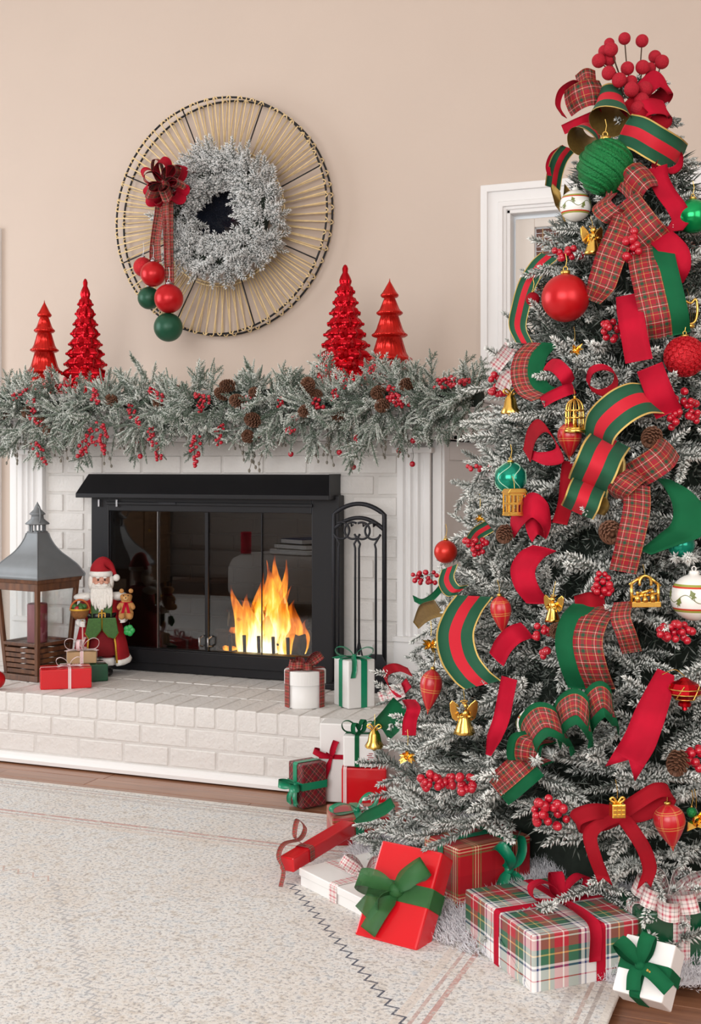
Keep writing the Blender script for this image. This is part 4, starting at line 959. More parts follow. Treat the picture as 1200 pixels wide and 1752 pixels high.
for k in range(15):
    x = -.032 + k * .0046; ln = .062 + .022 * (1 - abs(k - 7) / 7) + R3.uniform(-.008, .008)
    MB().tube([Vector(q) for q in crom([(x, -.044, .325), (x * 1.1, -.056, .30), (x * 1.15 + R3.uniform(-.004, .004), -.062, .325 - ln * .75), (x * .95 + R3.uniform(-.006, .006), -.060, .325 - ln)], 4)], [.007] * 5 + [.006] * 3 + [.0045] * 3 + [.003, .001], 7).build('beard_lock', m_beard, fg, smooth=True)
MB().lathe([(.0385, .366), (.043, .370), (.0435, .380), (.039, .386)], 24, Matrix.Translation((0, .002, 0)), cap=False).build('hat_band', m_whitefelt, fg, smooth=True)
MB().tube([Vector(q) for q in crom([(0, .004, .372), (0, .004, .398), (.012, .004, .414), (.034, .002, .404), (.052, -.002, .372)], 5)], [.0405, .0405, .040, .039, .038, .036, .034, .032, .030, .028, .026, .0235, .021, .0185, .016, .014, .012, .0105, .009, .0075, .006], 18).build('hat', m_hat, fg, smooth=True)
MB().ball((.056, -.004, .360), .0135, 14, 10).build('pompom', m_whitefelt, fg, smooth=True)
for s in (-1, 1):
    x, y = (-.034, -.004) if s < 0 else (.022, -.016)
    MB().lathe([(.028, .038), (.031, .042), (.031, .062), (.027, .066)], 20, Matrix.Translation((x, y, 0))).build('fur_cuff', m_whitefelt, fg, smooth=True)
    MB().lathe([(.021, .012), (.020, .03), (.022, .046)], 16, Matrix.Translation((x, y, 0))).build('boot_shaft', m_boot, fg, smooth=True)
    MB().ball((x, y - .016, .0135), .022, 16, 10, sc=(.95, 1.55, .62)).build('boot', m_boot, fg, smooth=True)
def mitten(base, s, d):
    """a small white gloved hand: palm, four curled fingers, thumb"""
    b = Vector(base); m = MB(); m.ball(b, .0125, 14, 10, sc=(.8, 1.1, 1.0))
    o = m.build('hand', m_whitefelt, fg, smooth=True)
    for k in range(4):
        f0 = b + Vector((s * .004, -.010, .008 - k * .0052)); ln = (.013, .015, .014, .011)[k]
        MB().tube([Vector(q) for q in crom([f0, f0 + Vector((-s * .004, -ln * .7, 0)), f0 + Vector((-s * .013, -ln * .75, -.001)), f0 + Vector((-s * .016, -ln * .2, -.002))], 3)], .0033, 7).build('finger', m_whitefelt, o, smooth=True)
    MB().tube([Vector(q) for q in crom([b + Vector((0, -.002, .010)), b + Vector((-s * .007, -.009, .014)), b + Vector((-s * .012, -.014, .011))], 3)], .0036, 7).build('thumb', m_whitefelt, o, smooth=True)
    MB().lathe([(.0165, -.006), (.0185, 0), (.0165, .008)], 14, Matrix.Translation(b + Vector((0, .014, .004))) @ Matrix.Rotation(1.2, 4, 'X')).build('fur_cuff', m_whitefelt, fg, smooth=True)
mitten((-.074, -.060, .200), -1, 0); mitten((.080, -.062, .212), 1, 0)
FM = fg.matrix_basis.copy() if False else (Matrix.Translation(fg.location) @ Matrix.Rotation(YAW + .25, 4, 'Z'))
# lantern basket, cane and teddy bear that the figurine holds
bs = thing('toy_basket', 'small wicker basket with green filling held up by the figurine', 'basket', FM @ Vector((-.080, -.088, .222)), YAW + .25)
m_wick = M('brown_wicker', '8A5A2C', 0.8, var=0.3, scale=90, bump=0.8, bscale=140)
MB().lathe([(.020, 0), (.030, .012), (.034, .030), (.035, .034), (.031, .034), (.028, .02), (.001, .016)], 20).build('bowl', m_wick, bs, smooth=True)
MB().tube([(.033 * math.cos(a), 0, .030 + .038 * math.sin(a)) for a in np.linspace(0, math.pi, 14)], .0038, 7).build('handle', M('orange_cord', 'C0602C', .7), bs, smooth=True)
MB().lathe([(.0345, .030), (.037, .033), (.0345, .037)], 20, cap=False).build('gold_rim', m_trimg, bs, smooth=True)
for k in range(9):
    a = k * .7; MB().ball((.019 * math.cos(a), .019 * math.sin(a), .036 + .004 * (k % 3)), .011, 10, 8).build('filling', m_vest if k % 3 else m_berry, bs, smooth=True)
cn = thing('walking_stick', 'thin pale pink stick held upright by the figurine', 'stick', FM @ Vector((-.070, -.0755, .006)))
MB().tube([(0, 0, .004), (.002, 0, .1), (.0, 0, .2)], .0026, 8).build('shaft', M('pale_pink_lacquer', 'D9B0A8', .4), cn, smooth=True)
MB().ball((0, 0, .203), .005, 10, 8).build('tip', m_trimg, cn, smooth=True)
tb = thing('teddy_bear', 'small golden teddy bear with red scarf tucked in the arm of the figurine', 'teddy bear', FM @ Vector((.088, -.072, .216)), YAW + .1); tb.scale = (1.02,) * 3
skin_body('body', [((0, 0, .02), .024), ((0, 0, .045), .022), ((0, -.002, .060), .015), ((0, -.003, .076), .026), ((0, -.003, .090), .022), ((-.02, -.006, .048), .011), ((-.030, -.018, .034), .010), ((.02, -.006, .048), .011), ((.030, -.018, .034), .010), ((-.014, -.012, .010), .014), ((-.016, -.036, .008), .013), ((.014, -.012, .010), .014), ((.016, -.036, .008), .013)], [(0, 1), (1, 2), (2, 3), (3, 4), (1, 5), (5, 6), (1, 7), (7, 8), (0, 9), (9, 10), (0, 11), (11, 12)], m_bear, tb)
for s in (-1, 1):
    MB().ball((s * .0165, 0, .0985), .0085, 10, 8, sc=(1, .6, 1)).build('ear', m_bear, tb, smooth=True); MB().ball((s * .008, -.0225, .084), .0022, 8, 6).build('eye', m_boot, tb, smooth=True)
MB().ball((0, -.022, .074), .0095, 12, 8, sc=(1, .8, .8)).build('muzzle', M('pale_plush', 'D8AE78', .9), tb, smooth=True); MB().ball((0, -.030, .0765), .0024, 8, 6).build('nose', m_boot, tb, smooth=True)
MB().tube([(.018 * math.cos(a), .016 * math.sin(a), .058) for a in np.linspace(0, 6.28, 17)[:-1]], .0042, 6, closed=True).build('scarf', m_velvet, tb, smooth=True)
for s in (-1, 1): MB().strip([Vector(q) for q in ((s * .002, -.018, .056), (s * .008, -.026, .036), (s * .014, -.024, .006))], [Vector((1, 0, 0))] * 3, .010, .001, (0, 0)).build('scarf_end', m_velvet, tb)
hs = thing('holly_sprig', 'tiny bright green holly sprig hanging below the teddy bear', 'holly', FM @ Vector((.098, -.082, .172)), YAW)
for k in range(5):
    a = k * 1.256; MB().ball((.010 * math.cos(a), -.002, .010 * math.sin(a)), .012, 10, 6, M4=None, sc=(1, .35, 1)).build('leaf', M('bright_green_leaf', '1C9A48', .4) if k == 0 else bpy.data.materials['bright_green_leaf'], hs, smooth=True)
MB().tube([(0, 0, .008), (0, .004, .03)], .001, 5).build('stalk', m_bark, hs)

# ================================================================ fireplace tools
ts = thing('tool_stand', 'black arched iron stand for the fireplace tools on the hearth', 'tool stand', (.590, -.60, ZH), 0.0)
def arch(hw_, z0, rise, n=17): return [(-hw_ + 2 * hw_ * k / (n - 1), 0, z0 + rise * (1 - (2 * k / (n - 1) - 1) ** 2)) for k in range(n)]
zA = lambda y: atY(620, y, -.60).z - ZH
ow = .094; zo, zi = zA(880), zA(906)
def flatbar(pts, w_, h_): return MB().tube(pts, w_, 4)
MB().tube([(-ow, 0, .02)] + arch(ow, zo, zA(862) - zo) + [(ow, 0, .02)], .0085, 6).build('outer_arch', m_iron, ts, smooth=True)
MB().tube(arch(ow, zi, zA(886) - zi), .008, 6).build('inner_arch', m_iron, ts, smooth=True)
MB().prism([(-.125, .0), (.125, .0), (.12, .014), (.10, .022), (-.10, .022), (-.12, .014)], -.05, .05).build('base', m_iron, ts, bevel=.004)
for x in (-.06, -.022, .022, .06): MB().tube([(x, 0, zi + .016), (x, -.016, zi + .012), (x, -.020, zi + .026)], .003, 6).build('hook', m_iron, ts, smooth=True)
def tool(name, x, label, head, flip=1):
    t = thing(name, label, 'fireplace tool', (.590 + x, -.626, ZH + .03))
    zt = zi + .006; r = .029                                # open teardrop loop on top of the shaft
    lp = [(r * 1.02 * math.sin(a) * flip, 0, zt - .01 - r + r * math.cos(a)) for a in np.linspace(-.5, 4.3, 18)] + [(flip * -.006, 0, zt - .085)]
    MB().tube([(flip * -.010, 0, .08)] + [(flip * -.010, 0, zt - .10)] + [Vector(q) for q in crom(lp[::-1], 2)], .0040, 7).build('shaft', m_iron, t, smooth=True)
    head(t, flip * -.010)
def h_poker(t, x): MB().tube([(x, 0, .085), (x, 0, .02), (x, 0, .004)], [.005, .004, .001], 7).build('point', m_iron, t); MB().tube([(x, 0, .05), (x + .02, 0, .045), (x + .03, 0, .06)], .003, 6).build('barb', m_iron, t, smooth=True)
def h_shovel(t, x):
    MB().prism([(x - .035, .005), (x + .035, .005), (x + .038, .07), (x + .022, .10), (x - .022, .10), (x - .038, .07)], -.003, .003).build('pan', m_iron, t, bevel=.002)
def h_brush(t, x): MB().lathe([(.012, .085), (.026, .06), (.030, .012), (.028, .004)], 16, Matrix.Translation((x, 0, 0))).build('bristles', m_black, t, smooth=True)
def h_tongs(t, x):
    for s in (-1, 1): MB().tube([(x, 0, .14), (x + s * .014, 0, .08), (x + s * .012, 0, .03), (x + s * .003, 0, .004)], .0035, 6).build('jaw', m_iron, t, smooth=True)
tool('fireplace_poker', -.056, 'thin iron poker hanging from the stand next to the firebox frame', h_poker, 1)
tool('fireplace_brush', -.014, 'iron hearth brush hanging second from the firebox on the tool stand', h_brush, -1)
tool('fireplace_tongs', .020, 'iron tongs hanging third from the firebox on the tool stand', h_tongs, 1)
tool('fireplace_shovel', .062, 'iron shovel hanging beside the outer leg of the tool stand', h_shovel, -1)

# ================================================================ gifts
def band(parent, w_, d, h, axis, pos, wd, mats, vs=1.0, name='ribbon_band', off=.0016):
    """ribbon wrapped once round a box (base centred at the origin) across x (axis 'x' = runs along x) at pos"""
    o = off
    if axis == 'x': P = [(-w_ / 2 - o, pos, h / 2), (-w_ / 2 - o, pos, h - .004), (-w_ / 2 + .003, pos, h + o), (w_ / 2 - .003, pos, h + o), (w_ / 2 + o, pos, h - .004), (w_ / 2 + o, pos, .001), (-w_ / 2 - o, pos, .001), (-w_ / 2 - o, pos, h / 2)]; a = Vector((0, 1, 0))
    elif axis == 'y': P = [(pos, -d / 2 - o, h / 2), (pos, -d / 2 - o, h - .004), (pos, -d / 2 + .003, h + o), (pos, d / 2 - .003, h + o), (pos, d / 2 + o, h - .004), (pos, d / 2 + o, .001), (pos, -d / 2 - o, .001), (pos, -d / 2 - o, h / 2)]; a = Vector((1, 0, 0))
    else: P = [(-w_ / 2 - o, -d / 2 - o, pos), (w_ / 2 + o, -d / 2 - o, pos), (w_ / 2 + o, d / 2 + o, pos), (-w_ / 2 - o, d / 2 + o, pos), (-w_ / 2 - o, -d / 2 - o, pos)]; a = Vector((0, 0, 1))
    P = [Vector(p) for p in P]; Q = []
    for i in range(len(P) - 1): Q += [P[i], P[i].lerp(P[i + 1], .5)]
    Q.append(P[-1]); return MB().strip(Q, [a] * len(Q), wd, .0009, (0, 1), 3, vs).build(name, mats, parent)
def gift(label, loc, rz, w_, d, h, mat, quat=None, name='gift_box', lid=None):
    t = thing(name, label, 'gift', loc, rz, None, quat)
    MB().box((0, 0, h / 2), (w_, d, h)).build('box', mat, t, bevel=min(.004, h * .08), segs=2)
    fl_ = MB()                                                # folded paper ends
    if lid: MB().box((0, 0, h - lid / 2 + .001), (w_ + .005, d + .005, lid)).build('lid', mat, t, bevel=.002)
    return t
def corner(F, L, R, Z, top):
    """box standing on height Z from three bottom corners in the picture: nearest F, L to one side, R to the other; top = row of F's upper corner"""
    f, l, r = atZ(*F, Z), atZ(*L, Z), atZ(*R, Z); x = (r - f); x.z = 0; w_ = x.length; x.normalize(); y = Vector((-x.y, x.x, 0)); d = max(.02, abs((l - f).dot(y)))
    h = (F[1] - top) * depth(f) / FPX; c = f + x * w_ / 2 + y * d / 2; return c, math.atan2(x.y, x.x), w_, d, h
X_, Y_, Z_ = Vector((1, 0, 0)), Vector((0, 1, 0)), Vector((0, 0, 1))
def simple_bow(t, c, wd, ln, mats, nrm=(0, 0, 1), d=(1, 0, 0), tails=True, ht=.5, vs=1.0, n=2, tl=1.0):
    nrm, d = Vector(nrm), Vector(d); e = nrm.cross(d); lps = [(d + nrm * .25, nrm, ln, ln * ht), (-d + nrm * .25, nrm, ln, ln * ht)]
    if n > 2: lps += [(e + nrm * .3 + d * .3, nrm, ln * .8, ln * ht), (-e + nrm * .3 - d * .3, nrm, ln * .8, ln * ht)]
    tls = [([(0, 0, 0), tuple(d * ln * .5 * s - e * ln * .5 * tl + nrm * .006), tuple(d * ln * .9 * s - e * ln * 1.0 * tl + nrm * .004)], tuple(d)) for s in (-1, 1)] if tails else []
    return bow(t, c, lps, wd, mats, tls, vs=vs)

# --- the stack beside the lantern
c, a, w_, d, h = corner((158, 1178), (150, 1163), (158, 1178), ZH, 1146)
p0, p1 = atZ(69, 1181, ZH), atZ(157, 1177, ZH); a = math.atan2((p1 - p0).y, (p1 - p0).x); w_ = (p1 - p0).length; h = 34 * depth(p0) / FPX
up_ = Vector((-math.sin(a), math.cos(a), 0)); ctr = (p0 + p1) / 2 + up_ * .055
g = gift('red paper gift with pink and white ribbon at the foot of the lantern', ctr, a, w_, .11, h, m_red_paper)
band(g, w_, .11, h, 'y', .012, .013, [m_reddot, m_reddot]); band(g, w_, .11, h, 'x', 0, .013, [m_reddot, m_reddot]); simple_bow(g, (.012, 0, h + .004), .011, .045, [m_candy, m_candy])
ctr2 = ctr + up_ * .112 + Vector((math.cos(a), math.sin(a), 0)) * .065; h2 = .062
g = gift('shiny dark green gift lying behind the red gift at the lantern', ctr2, a + .12, .165, .10, h2, m_green_paper)
band(g, .165, .10, h2, 'y', -.03, .022, [m_candy, m_candy]); band(g, .165, .10, h2, 'x', 0, .015, [m_candy, m_candy])
ctr3 = ctr2 + Vector((-.010, .008, h2 + .002)); h3 = .042
g = gift('small tan paper gift with striped bow on top of the green gift', ctr3, a - .06, .105, .075, h3, m_kraft)
band(g, .105, .075, h3, 'y', 0, .012, [m_candy, m_candy]); band(g, .105, .075, h3, 'x', 0, .012, [m_candy, m_candy]); simple_bow(g, (0, 0, h3 + .004), .013, .062, [m_candy, m_candy], n=4)

# --- round box and white box on the hearth corner
p = atZ(521, 1213, ZH); rr_ = 35.5 * depth(p) / FPX; c = p + FWD * rr_ * .9; c.z = ZH; h = 62 * depth(c) / FPX
g = thing('round_gift_box', 'round white lidded box with tartan ribbon and bow on the hearth edge', 'gift', c, FACE)
MB().lathe([(rr_ * .96, 0), (rr_ * .97, .002), (rr_ * .97, h * .72), (rr_ * .95, h * .72)], 48).build('box', m_white_paper, g, smooth=True).data.polygons.foreach_set('use_smooth', [True] * 144 + [False, False])
MB().lathe([(rr_ * 1.0, h * .62), (rr_ * 1.02, h * .625), (rr_ * 1.02, h - .002), (rr_ * 1.0, h), (.0005, h + .0005)], 48).build('lid', m_white_paper, g)
for s in (0.62, 2.52, 3.76, 5.66):
    x, y = math.cos(s), math.sin(s); R = Matrix.Rotation(s, 4, 'Z'); q = rr_ * 1.02 + .0015
    P = [R @ Vector(v) for v in ((0, 0, h + .002), (q * .5, 0, h + .002), (q - .002, 0, h + .002), (q, 0, h - .003), (q, 0, h * .6), (q, 0, h * .3), (q, 0, .002))]
    MB().strip(P, [Vector((-y, x, 0))] * 7, .026, .0009, (0, 1), 3, .8).build('ribbon_band', [m_plaid_fine, m_plaid_fine], g)
bow(g, (0, 0, h + .008), rows(5, 7, (0, 0, 1), .060, .022, .95), .024, [m_plaid_fine, m_plaid_fine], vs=.8)
c, a, w_, d, h = corner((602, 1216), (556, 1204), (648, 1211), ZH, 1133)
g = gift('tall white cube gift with green satin ribbon and bow beside the round box', c, a, w_, w_, h, m_white_paper)
gs_ = [m_greensat, m_greensat]; band(g, w_, w_, h, 'y', .008, .022, gs_); band(g, w_, w_, h, 'x', .0, .022, gs_); simple_bow(g, (0, 0, h + .004), .024, .062, gs_, d=(.8, -.6, 0), ht=.35)
MB().strip([Vector(v) for v in ((0, 0, h + .006), (-.02, -.03, h + .008), (-.028, -w_ / 2 - .003, h - .002), (-.030, -w_ / 2 - .006, h - .03), (-.034, -w_ / 2 - .004, h - .055))], [X_] * 5, .018, .001, (0, 1)).build('ribbon_tail', gs_, g, smooth=True)

# --- the group on the floor at the hearth corner
c, a, w_, d, h = corner((521, 1386), (488, 1374), (562, 1378), 0, 1311)
g = gift('dark red tartan cube gift with green bow on its side by the hearth', c, a, w_, w_ * .9, h, m_dkplaid)
band(g, w_, w_ * .9, h, 'z', h * .5, .022, gs_); band(g, w_, w_ * .9, h, 'x', 0, .020, gs_)
bow(g, (-w_ / 2 - .006, -.01, h * .5), [((-.5, 1, .1), (-1, -.3, 0), .05, .022), ((-.5, -1, .1), (-1, .3, 0), .05, .022)], .022, gs_, [([(0, 0, 0), (-.014, .012, -.03), (-.01, .02, -.055)], (0, 1, 0)), ([(0, 0, 0), (-.014, -.016, -.03), (-.01, -.02, -.05)], (0, 1, 0))])
pw = atZ(545, 1378, 0) + FWD * .05; hw_ = 134 * depth(pw) / FPX
g = gift('tall white gift box with red ribbon standing against the hearth behind the others', pw + RGT * .085 + FWD * .012 + Vector((0, 0, 0)), YAW - .18, .155, .07, hw_, m_white_paper)
rv = [m_velvet, m_velvet]; band(g, .155, .07, hw_, 'z', hw_ * .58, .014, rv); bow(g, (-.04, -.039, hw_ * .58), [((-1, 0, .35), (0, -1, 0), .055, .02), ((.3, 0, 1), (0, -1, 0), .05, .02)], .018, rv, [([(0, 0, 0), (-.02, -.01, -.06), (-.03, -.006, -.11)], (1, 0, 0))])
pr = atZ(588, 1408, 0); hr = 92 * depth(pr) / FPX
g = gift('upright plain red gift with pale edge ribbon in front of the white box', pr + RGT * .062 + FWD * .05, YAW - .10, .128, .085, hr, m_red_paper)
band(g, .128, .085, hr, 'y', -.054, .012, [m_reddot, m_reddot]); band(g, .128, .085, hr, 'x', .0, .012, [m_reddot, m_reddot])
RB_TOP = hr; rb = pr + RGT * .062 + FWD * .05
hs_ = 52 * depth(rb) / FPX
g = gift('small white gift with dark green ribbon on top of the upright red gift', rb + RGT * -.012 + Vector((0, 0, hr + .0025)), YAW - .16, .092, .075, hs_, m_white_paper)
gd = [m_green, m_green]; band(g, .092, .075, hs_, 'y', -.006, .013, gd); band(g, .092, .075, hs_, 'x', 0, .013, gd); simple_bow(g, (-.006, 0, hs_ + .003), .014, .05, gd, tails=False, n=4)
for k in range(6): MB().box((.030 + .004 * (k % 2), -.0385, .012 + k * .0055), (.016 - .002 * (k % 3), .001, .0018)).build('printed_mark', m_plaid if k < 0 else m_velvet_dk, g)
# flat plaid gift behind, flat white gift in front, thin red gift against it
p = atZ(640, 1452, .0175)
g = gift('flat red check gift with green ribbon lying behind the leaning red box', p + FWD * .10, YAW + .12, .235, .15, .072, m_redplaid)
band(g, .235, .15, .072, 'y', -.045, .022, gs_); bow(g, (-.045, -.01, .076), [((-1, -.5, .1), (0, 0, 1), .08, .02), ((1, .3, .3), (0, 0, 1), .06, .03)], .022, gs_)
F, Lc, Rc = (612, 1566), (514, 1516), (700, 1520)
f, l, r = atZ(*F, .0178), atZ(*Lc, .0178), atZ(*Rc, .0178); x = (f - l).normalized(); y = Vector((-x.y, x.x, 0)); ww, dd = (f - l).length * 1.32, .205
cc = l + x * ww / 2 + y * dd / 2
g = gift('flat white box with pale plaid ribbon lying on the rug under the leaning red box', cc, math.atan2(x.y, x.x), ww, dd, .042, m_white_paper, lid=.018)
pwm = [m_whplaid, m_whplaid]; band(g, ww + .004, dd + .004, .043, 'y', -.012, .030, pwm); band(g, ww + .004, dd + .004, .043, 'x', -.02, .030, pwm); bow(g, (-.012, -.015, .048), rows(11, 5, (0, 0, 1), .065, .022, 1.0), .026, pwm)
z0 = .034; A, B = atZ(503, 1497, .045), atZ(608, 1432, .062)
ax_ = (B - A).normalized(); yq = Z_.cross(ax_).normalized(); zq = ax_.cross(yq); L_ = (B - A).length
qm = Matrix((ax_, yq, zq)).transposed().to_quaternion()
g = thing('gift_box', 'narrow red gift with dark tartan ribbon curls laid across the flat white box', 'gift', A + ax_ * L_ / 2 + yq * .02 + Vector((0, 0, .006)), 0, None, qm)
MB().box((0, 0, .016), (L_, .040, .034)).build('box', m_red_paper, g, bevel=.003)
dkr = [m_plaid_fine, m_plaid_fine]; band(g, L_, .040, .0335, 'y', -L_ * .22, .02, dkr)
cu = [Vector(q) for q in crom([(-L_ * .22, 0, .036), (-L_ * .30, .012, .062), (-L_ * .16, .03, .088), (-L_ * .05, .03, .06), (-L_ * .18, .02, .045), (-L_ * .42, .02, .055), (-L_ * .56, .01, .04), (-L_ * .60, -.01, .012), (-L_ * .66, -.012, -.02)], 6)]
MB().strip(cu, perp(cu, (.3, .9, .2)), .013, .0008, (0, 1), 3, .8).build('ribbon_curl', dkr, g, smooth=True)
# red box leaning
b1, b2 = atZ(606, 1602, .018), atZ(712, 1630, .018)
t1 = atD(640, 1437, depth(b1) + .10); xq = (b2 - b1); WL = xq.length; xq.normalize(); yv = (t1 - b1); yv -= xq * yv.dot(xq); HL = yv.length; yv.normalize(); nq = xq.cross(yv)
qm = Matrix((xq, yv, nq)).transposed().to_quaternion()
g = thing('gift_box', 'glossy red gift with sheer green bow leaning on the plaid gift', 'gift', b1 + xq * WL / 2 + yv * HL / 2 - nq * .058 + Vector((0, 0, .004)), 0, None, qm)
DT = .058
MB().box((0, 0, DT / 2), (WL, HL, DT)).build('box', m_red_paper, g, bevel=.005)
m_sheer = M('sheer_green_organza', '2E6A34', 0.6, var=0.15, scale=60); m_sheer.node_tree.nodes['Principled BSDF'].inputs['Alpha'].default_value = .72
sh = [m_sheer, m_sheer]; band(g, WL, HL, DT, 'x', .004, .040, sh)
bow(g, (-.004, .004, DT + .006), [((1, .95, .2), (.3, -.2, 1), .085, .03), ((-1, -.05, .25), (0, .3, 1), .080, .03)], .042, sh, [([(0, 0, 0), (-.018, -.045, .006), (-.036, -.095, .004)], (1, 0, 0)), ([(0, 0, 0), (-.034, -.03, .012), (-.06, -.062, .006)], (.8, .6, 0))])
# red check gift behind it
p = atZ(812, 1578, .0178); fr_ = p
g = gift('pillowy red and cream check gift with green satin bow behind the leaning red box', p + FWD * .085 + RGT * .015 + Vector((0, 0, .0)), YAW + .55, .20, .13, .165, m_redplaid)
band(g, .20, .13, .165, 'y', .035, .020, gs_); band(g, .20, .13, .165, 'x', 0, .020, gs_)
bow(g, (.035, -.070, .10), [((.25, 0, 1), (0, -1, 0), .075, .03), ((-.6, 0, 1), (0, -1, 0), .07, .03)], .026, gs_, [([(0, 0, 0), (-.03, -.008, -.03), (-.05, -.006, -.062)], (1, 0, .4)), ([(0, 0, 0), (.025, -.01, -.03), (.05, -.006, -.06)], (1, 0, -.4))])
# the big white and green tartan gift
c, a, w_, d, h = corner((912, 1702), (826, 1606), (1098, 1668), .0178, 1602)
g = gift('large white and green tartan gift with red velvet ribbon at the foot of the tree', c, a, w_, d, h, m_bigplaid)
band(g, w_, d, h, 'y', .028, .020, rv); band(g, w_, d, h, 'x', 0, .020, rv)
bow(g, (.028, 0, h + .006), [((1, .2, .2), (0, 0, 1), .07, .03), ((-1, .1, .2), (0, 0, 1), .07, .03), ((.2, 1, .4), (0, 0, 1), .05, .03)], .026, rv, [([(0, 0, 0), (-.014, -d / 2 * .7, .006), (-.016, -d / 2 - .006, -.006), (-.018, -d / 2 - .008, -.07)], (1, 0, 0))])
for s in (-1, 1): MB().prism([(-d * .46, .008), (d * .46, .008), (0, h * .62)], 0, .0012, Matrix.Translation((s * (w_ / 2 + .0005), 0, 0)) @ Matrix.Rotation(math.pi / 2, 4, 'Z')).build('paper_fold', m_bigplaid, g)
GB = (c, a, w_, d, h)
# small tilted white gift and the dark green gift with plaid bow
xs = (atD(1138, 1722, 2.10) - atD(1050, 1698, 2.16)).normalized(); ys = (atD(1080, 1612, 2.20) - atD(1050, 1698, 2.16)); ys -= xs * ys.dot(xs); ys.normalize(); ns = xs.cross(ys)
WS, HS, DS = .094, .102, .050
q = Matrix((xs, ys, ns)).transposed().to_quaternion(); cs = atD(1102, 1655, 2.16)
lowest = min((q @ Vector((sx * WS / 2, sy * HS / 2, sz))).z for sx in (-1, 1) for sy in (-1, 1) for sz in (-DS, 0)); cs.z = max(cs.z, .0185 - lowest)
g = thing('gift_box', 'small white gift with printed dark green ribbon tipped against the big tartan gift', 'gift', cs - ns * DS * 0, 0, None, q)
MB().box((0, 0, -DS / 2), (WS, HS, DS)).build('box', m_white_paper, g, bevel=.003)
for ax__, ps in (('x', 0), ('y', -.004)): o = band(g, WS, HS, DS, ax__, ps, .020, gd); o.location = (0, 0, -DS)
bow(g, (-.004, 0, .005), [((-.9, .5, .25), (.2, .3, 1), .052, .02), ((.2, 1, .25), (.2, .3, 1), .050, .02)], .026, gd, [([(0, 0, 0), (.03, -.01, .012), (.062, -.028, .004)], (.3, 1, 0)), ([(0, 0, 0), (-.004, -.02, .006), (.0, -.045, .004)], (1, 0, 0))])
for x0, y0, an in ((-.003, -.034, 1.57), (.022, -.010, -.35), (-.006, .020, 1.4)):  # small yellow print on the ribbon
    for k in range(4): MB().box((0, 0, 0), (.0036, .0028 if k % 2 else .0042, .0008), Matrix.Translation((x0 + math.cos(an) * (k - 1.5) * .0046, y0 + math.sin(an) * (k - 1.5) * .0046, .0026 if abs(an) > 1 and y0 < -.03 else .0165 if an < 0 else .018)) @ Matrix.Rotation(an, 4, 'Z')).build('printed_mark', m_goldcap if not k else m_goldcap, g)
c, a, w_, d, h = corner((1128, 1702), (1105, 1640), (1262, 1686), .0178, 1600)
g = gift('dark green gift with pale tartan bow half out of view beside the big tartan gift', c + FWD * .05 + RGT * .01, YAW + .10, .185, .13, .125, m_green_paper)
band(g, .185, .13, .125, 'x', 0, .034, pwm); band(g, .185, .13, .125, 'y', -.012, .034, pwm); bow(g, (-.02, -.02, .131), rows(17, 7, (0, -.2, 1), .080, .028, .95), .036, pwm)

# ================================================================ christmas tree
TC = atD(1085, 1500, 3.025); TC.z = 0
TZ = [.02, .10, .30, .96, 1.436, 1.724, 1.98]; TRR = [.66, .68, .635, .42, .275, .15, .03]
def TR(z): return float(np.interp(z, TZ, TRR))
def surf(px, py, k=1.0):
    """depth at which the line of sight meets the tree's outline cone (or passes it closest)"""
    r = ray(px, py); best = (9, 3.0); d = 2.1
    while d < 3.2:
        p = CAM + r * d; q = math.hypot(p.x - TC.x, p.y - TC.y) - TR(p.z) * k
        if q <= 0: return d
        if q < best[0]: best = (q, d)
        d += .01
    return best[1] - .02
def on_tree(px, py, out=0.0): return atD(px, py, surf(px, py) - out)
tree = thing('christmas_tree', 'snow flocked artificial fir tree beside the fireplace', 'tree', TC)
def spray(seed, L_=.27, nt_=7, tl=.125):
    f = Fir(seed); f.tone = (.55, .95, 1.15, 1.25); rr = f.r; b = rr.uniform(-.06, .06)
    P = lambda t: np.array([L_ * t, b * t * t * .6, -.035 * t * t])
    f.twig([P(t) for t in np.linspace(0, 1, 9)], .0015, .0215, .0027, start=.35, flock=(.5, 1.3), stem=(.0042, .0018), up=.45)
    for k in range(nt_):
        t = .28 + .62 * k / nt_; s = 1 if k % 2 else -1; a = rr.uniform(.55, .95); l = tl * (1.25 - .55 * t) * rr.uniform(.8, 1.15); e = rr.uniform(-.35, .4); c = rr.normal(0, .10, 3)
        d = np.array([math.cos(a), s * math.sin(a), e]); d /= np.linalg.norm(d)
        f.twig([P(t) + d * l * q + c * l * q * q for q in np.linspace(0, 1, 6)], .0015, .0205, .0027, start=.05, flock=(.5, 1.3), stem=(.0024, .0014), up=.45)
    return f.mesh('branch', m_fir)
bs_ = [spray(40 + k) for k in range(7)]; bs_s = [spray(60 + k, .19, 6, .09) for k in range(4)]
tocam = Vector((CAM.x - TC.x, CAM.y - TC.y, 0)).normalized(); acam = math.atan2(tocam.y, tocam.x)
zs = []
NB = 298; zz = np.linspace(.05, 1.92, 400); wgt = np.array([TR(z) + .06 for z in zz]); cw = np.cumsum(wgt) / wgt.sum()
rt = random.Random(5)
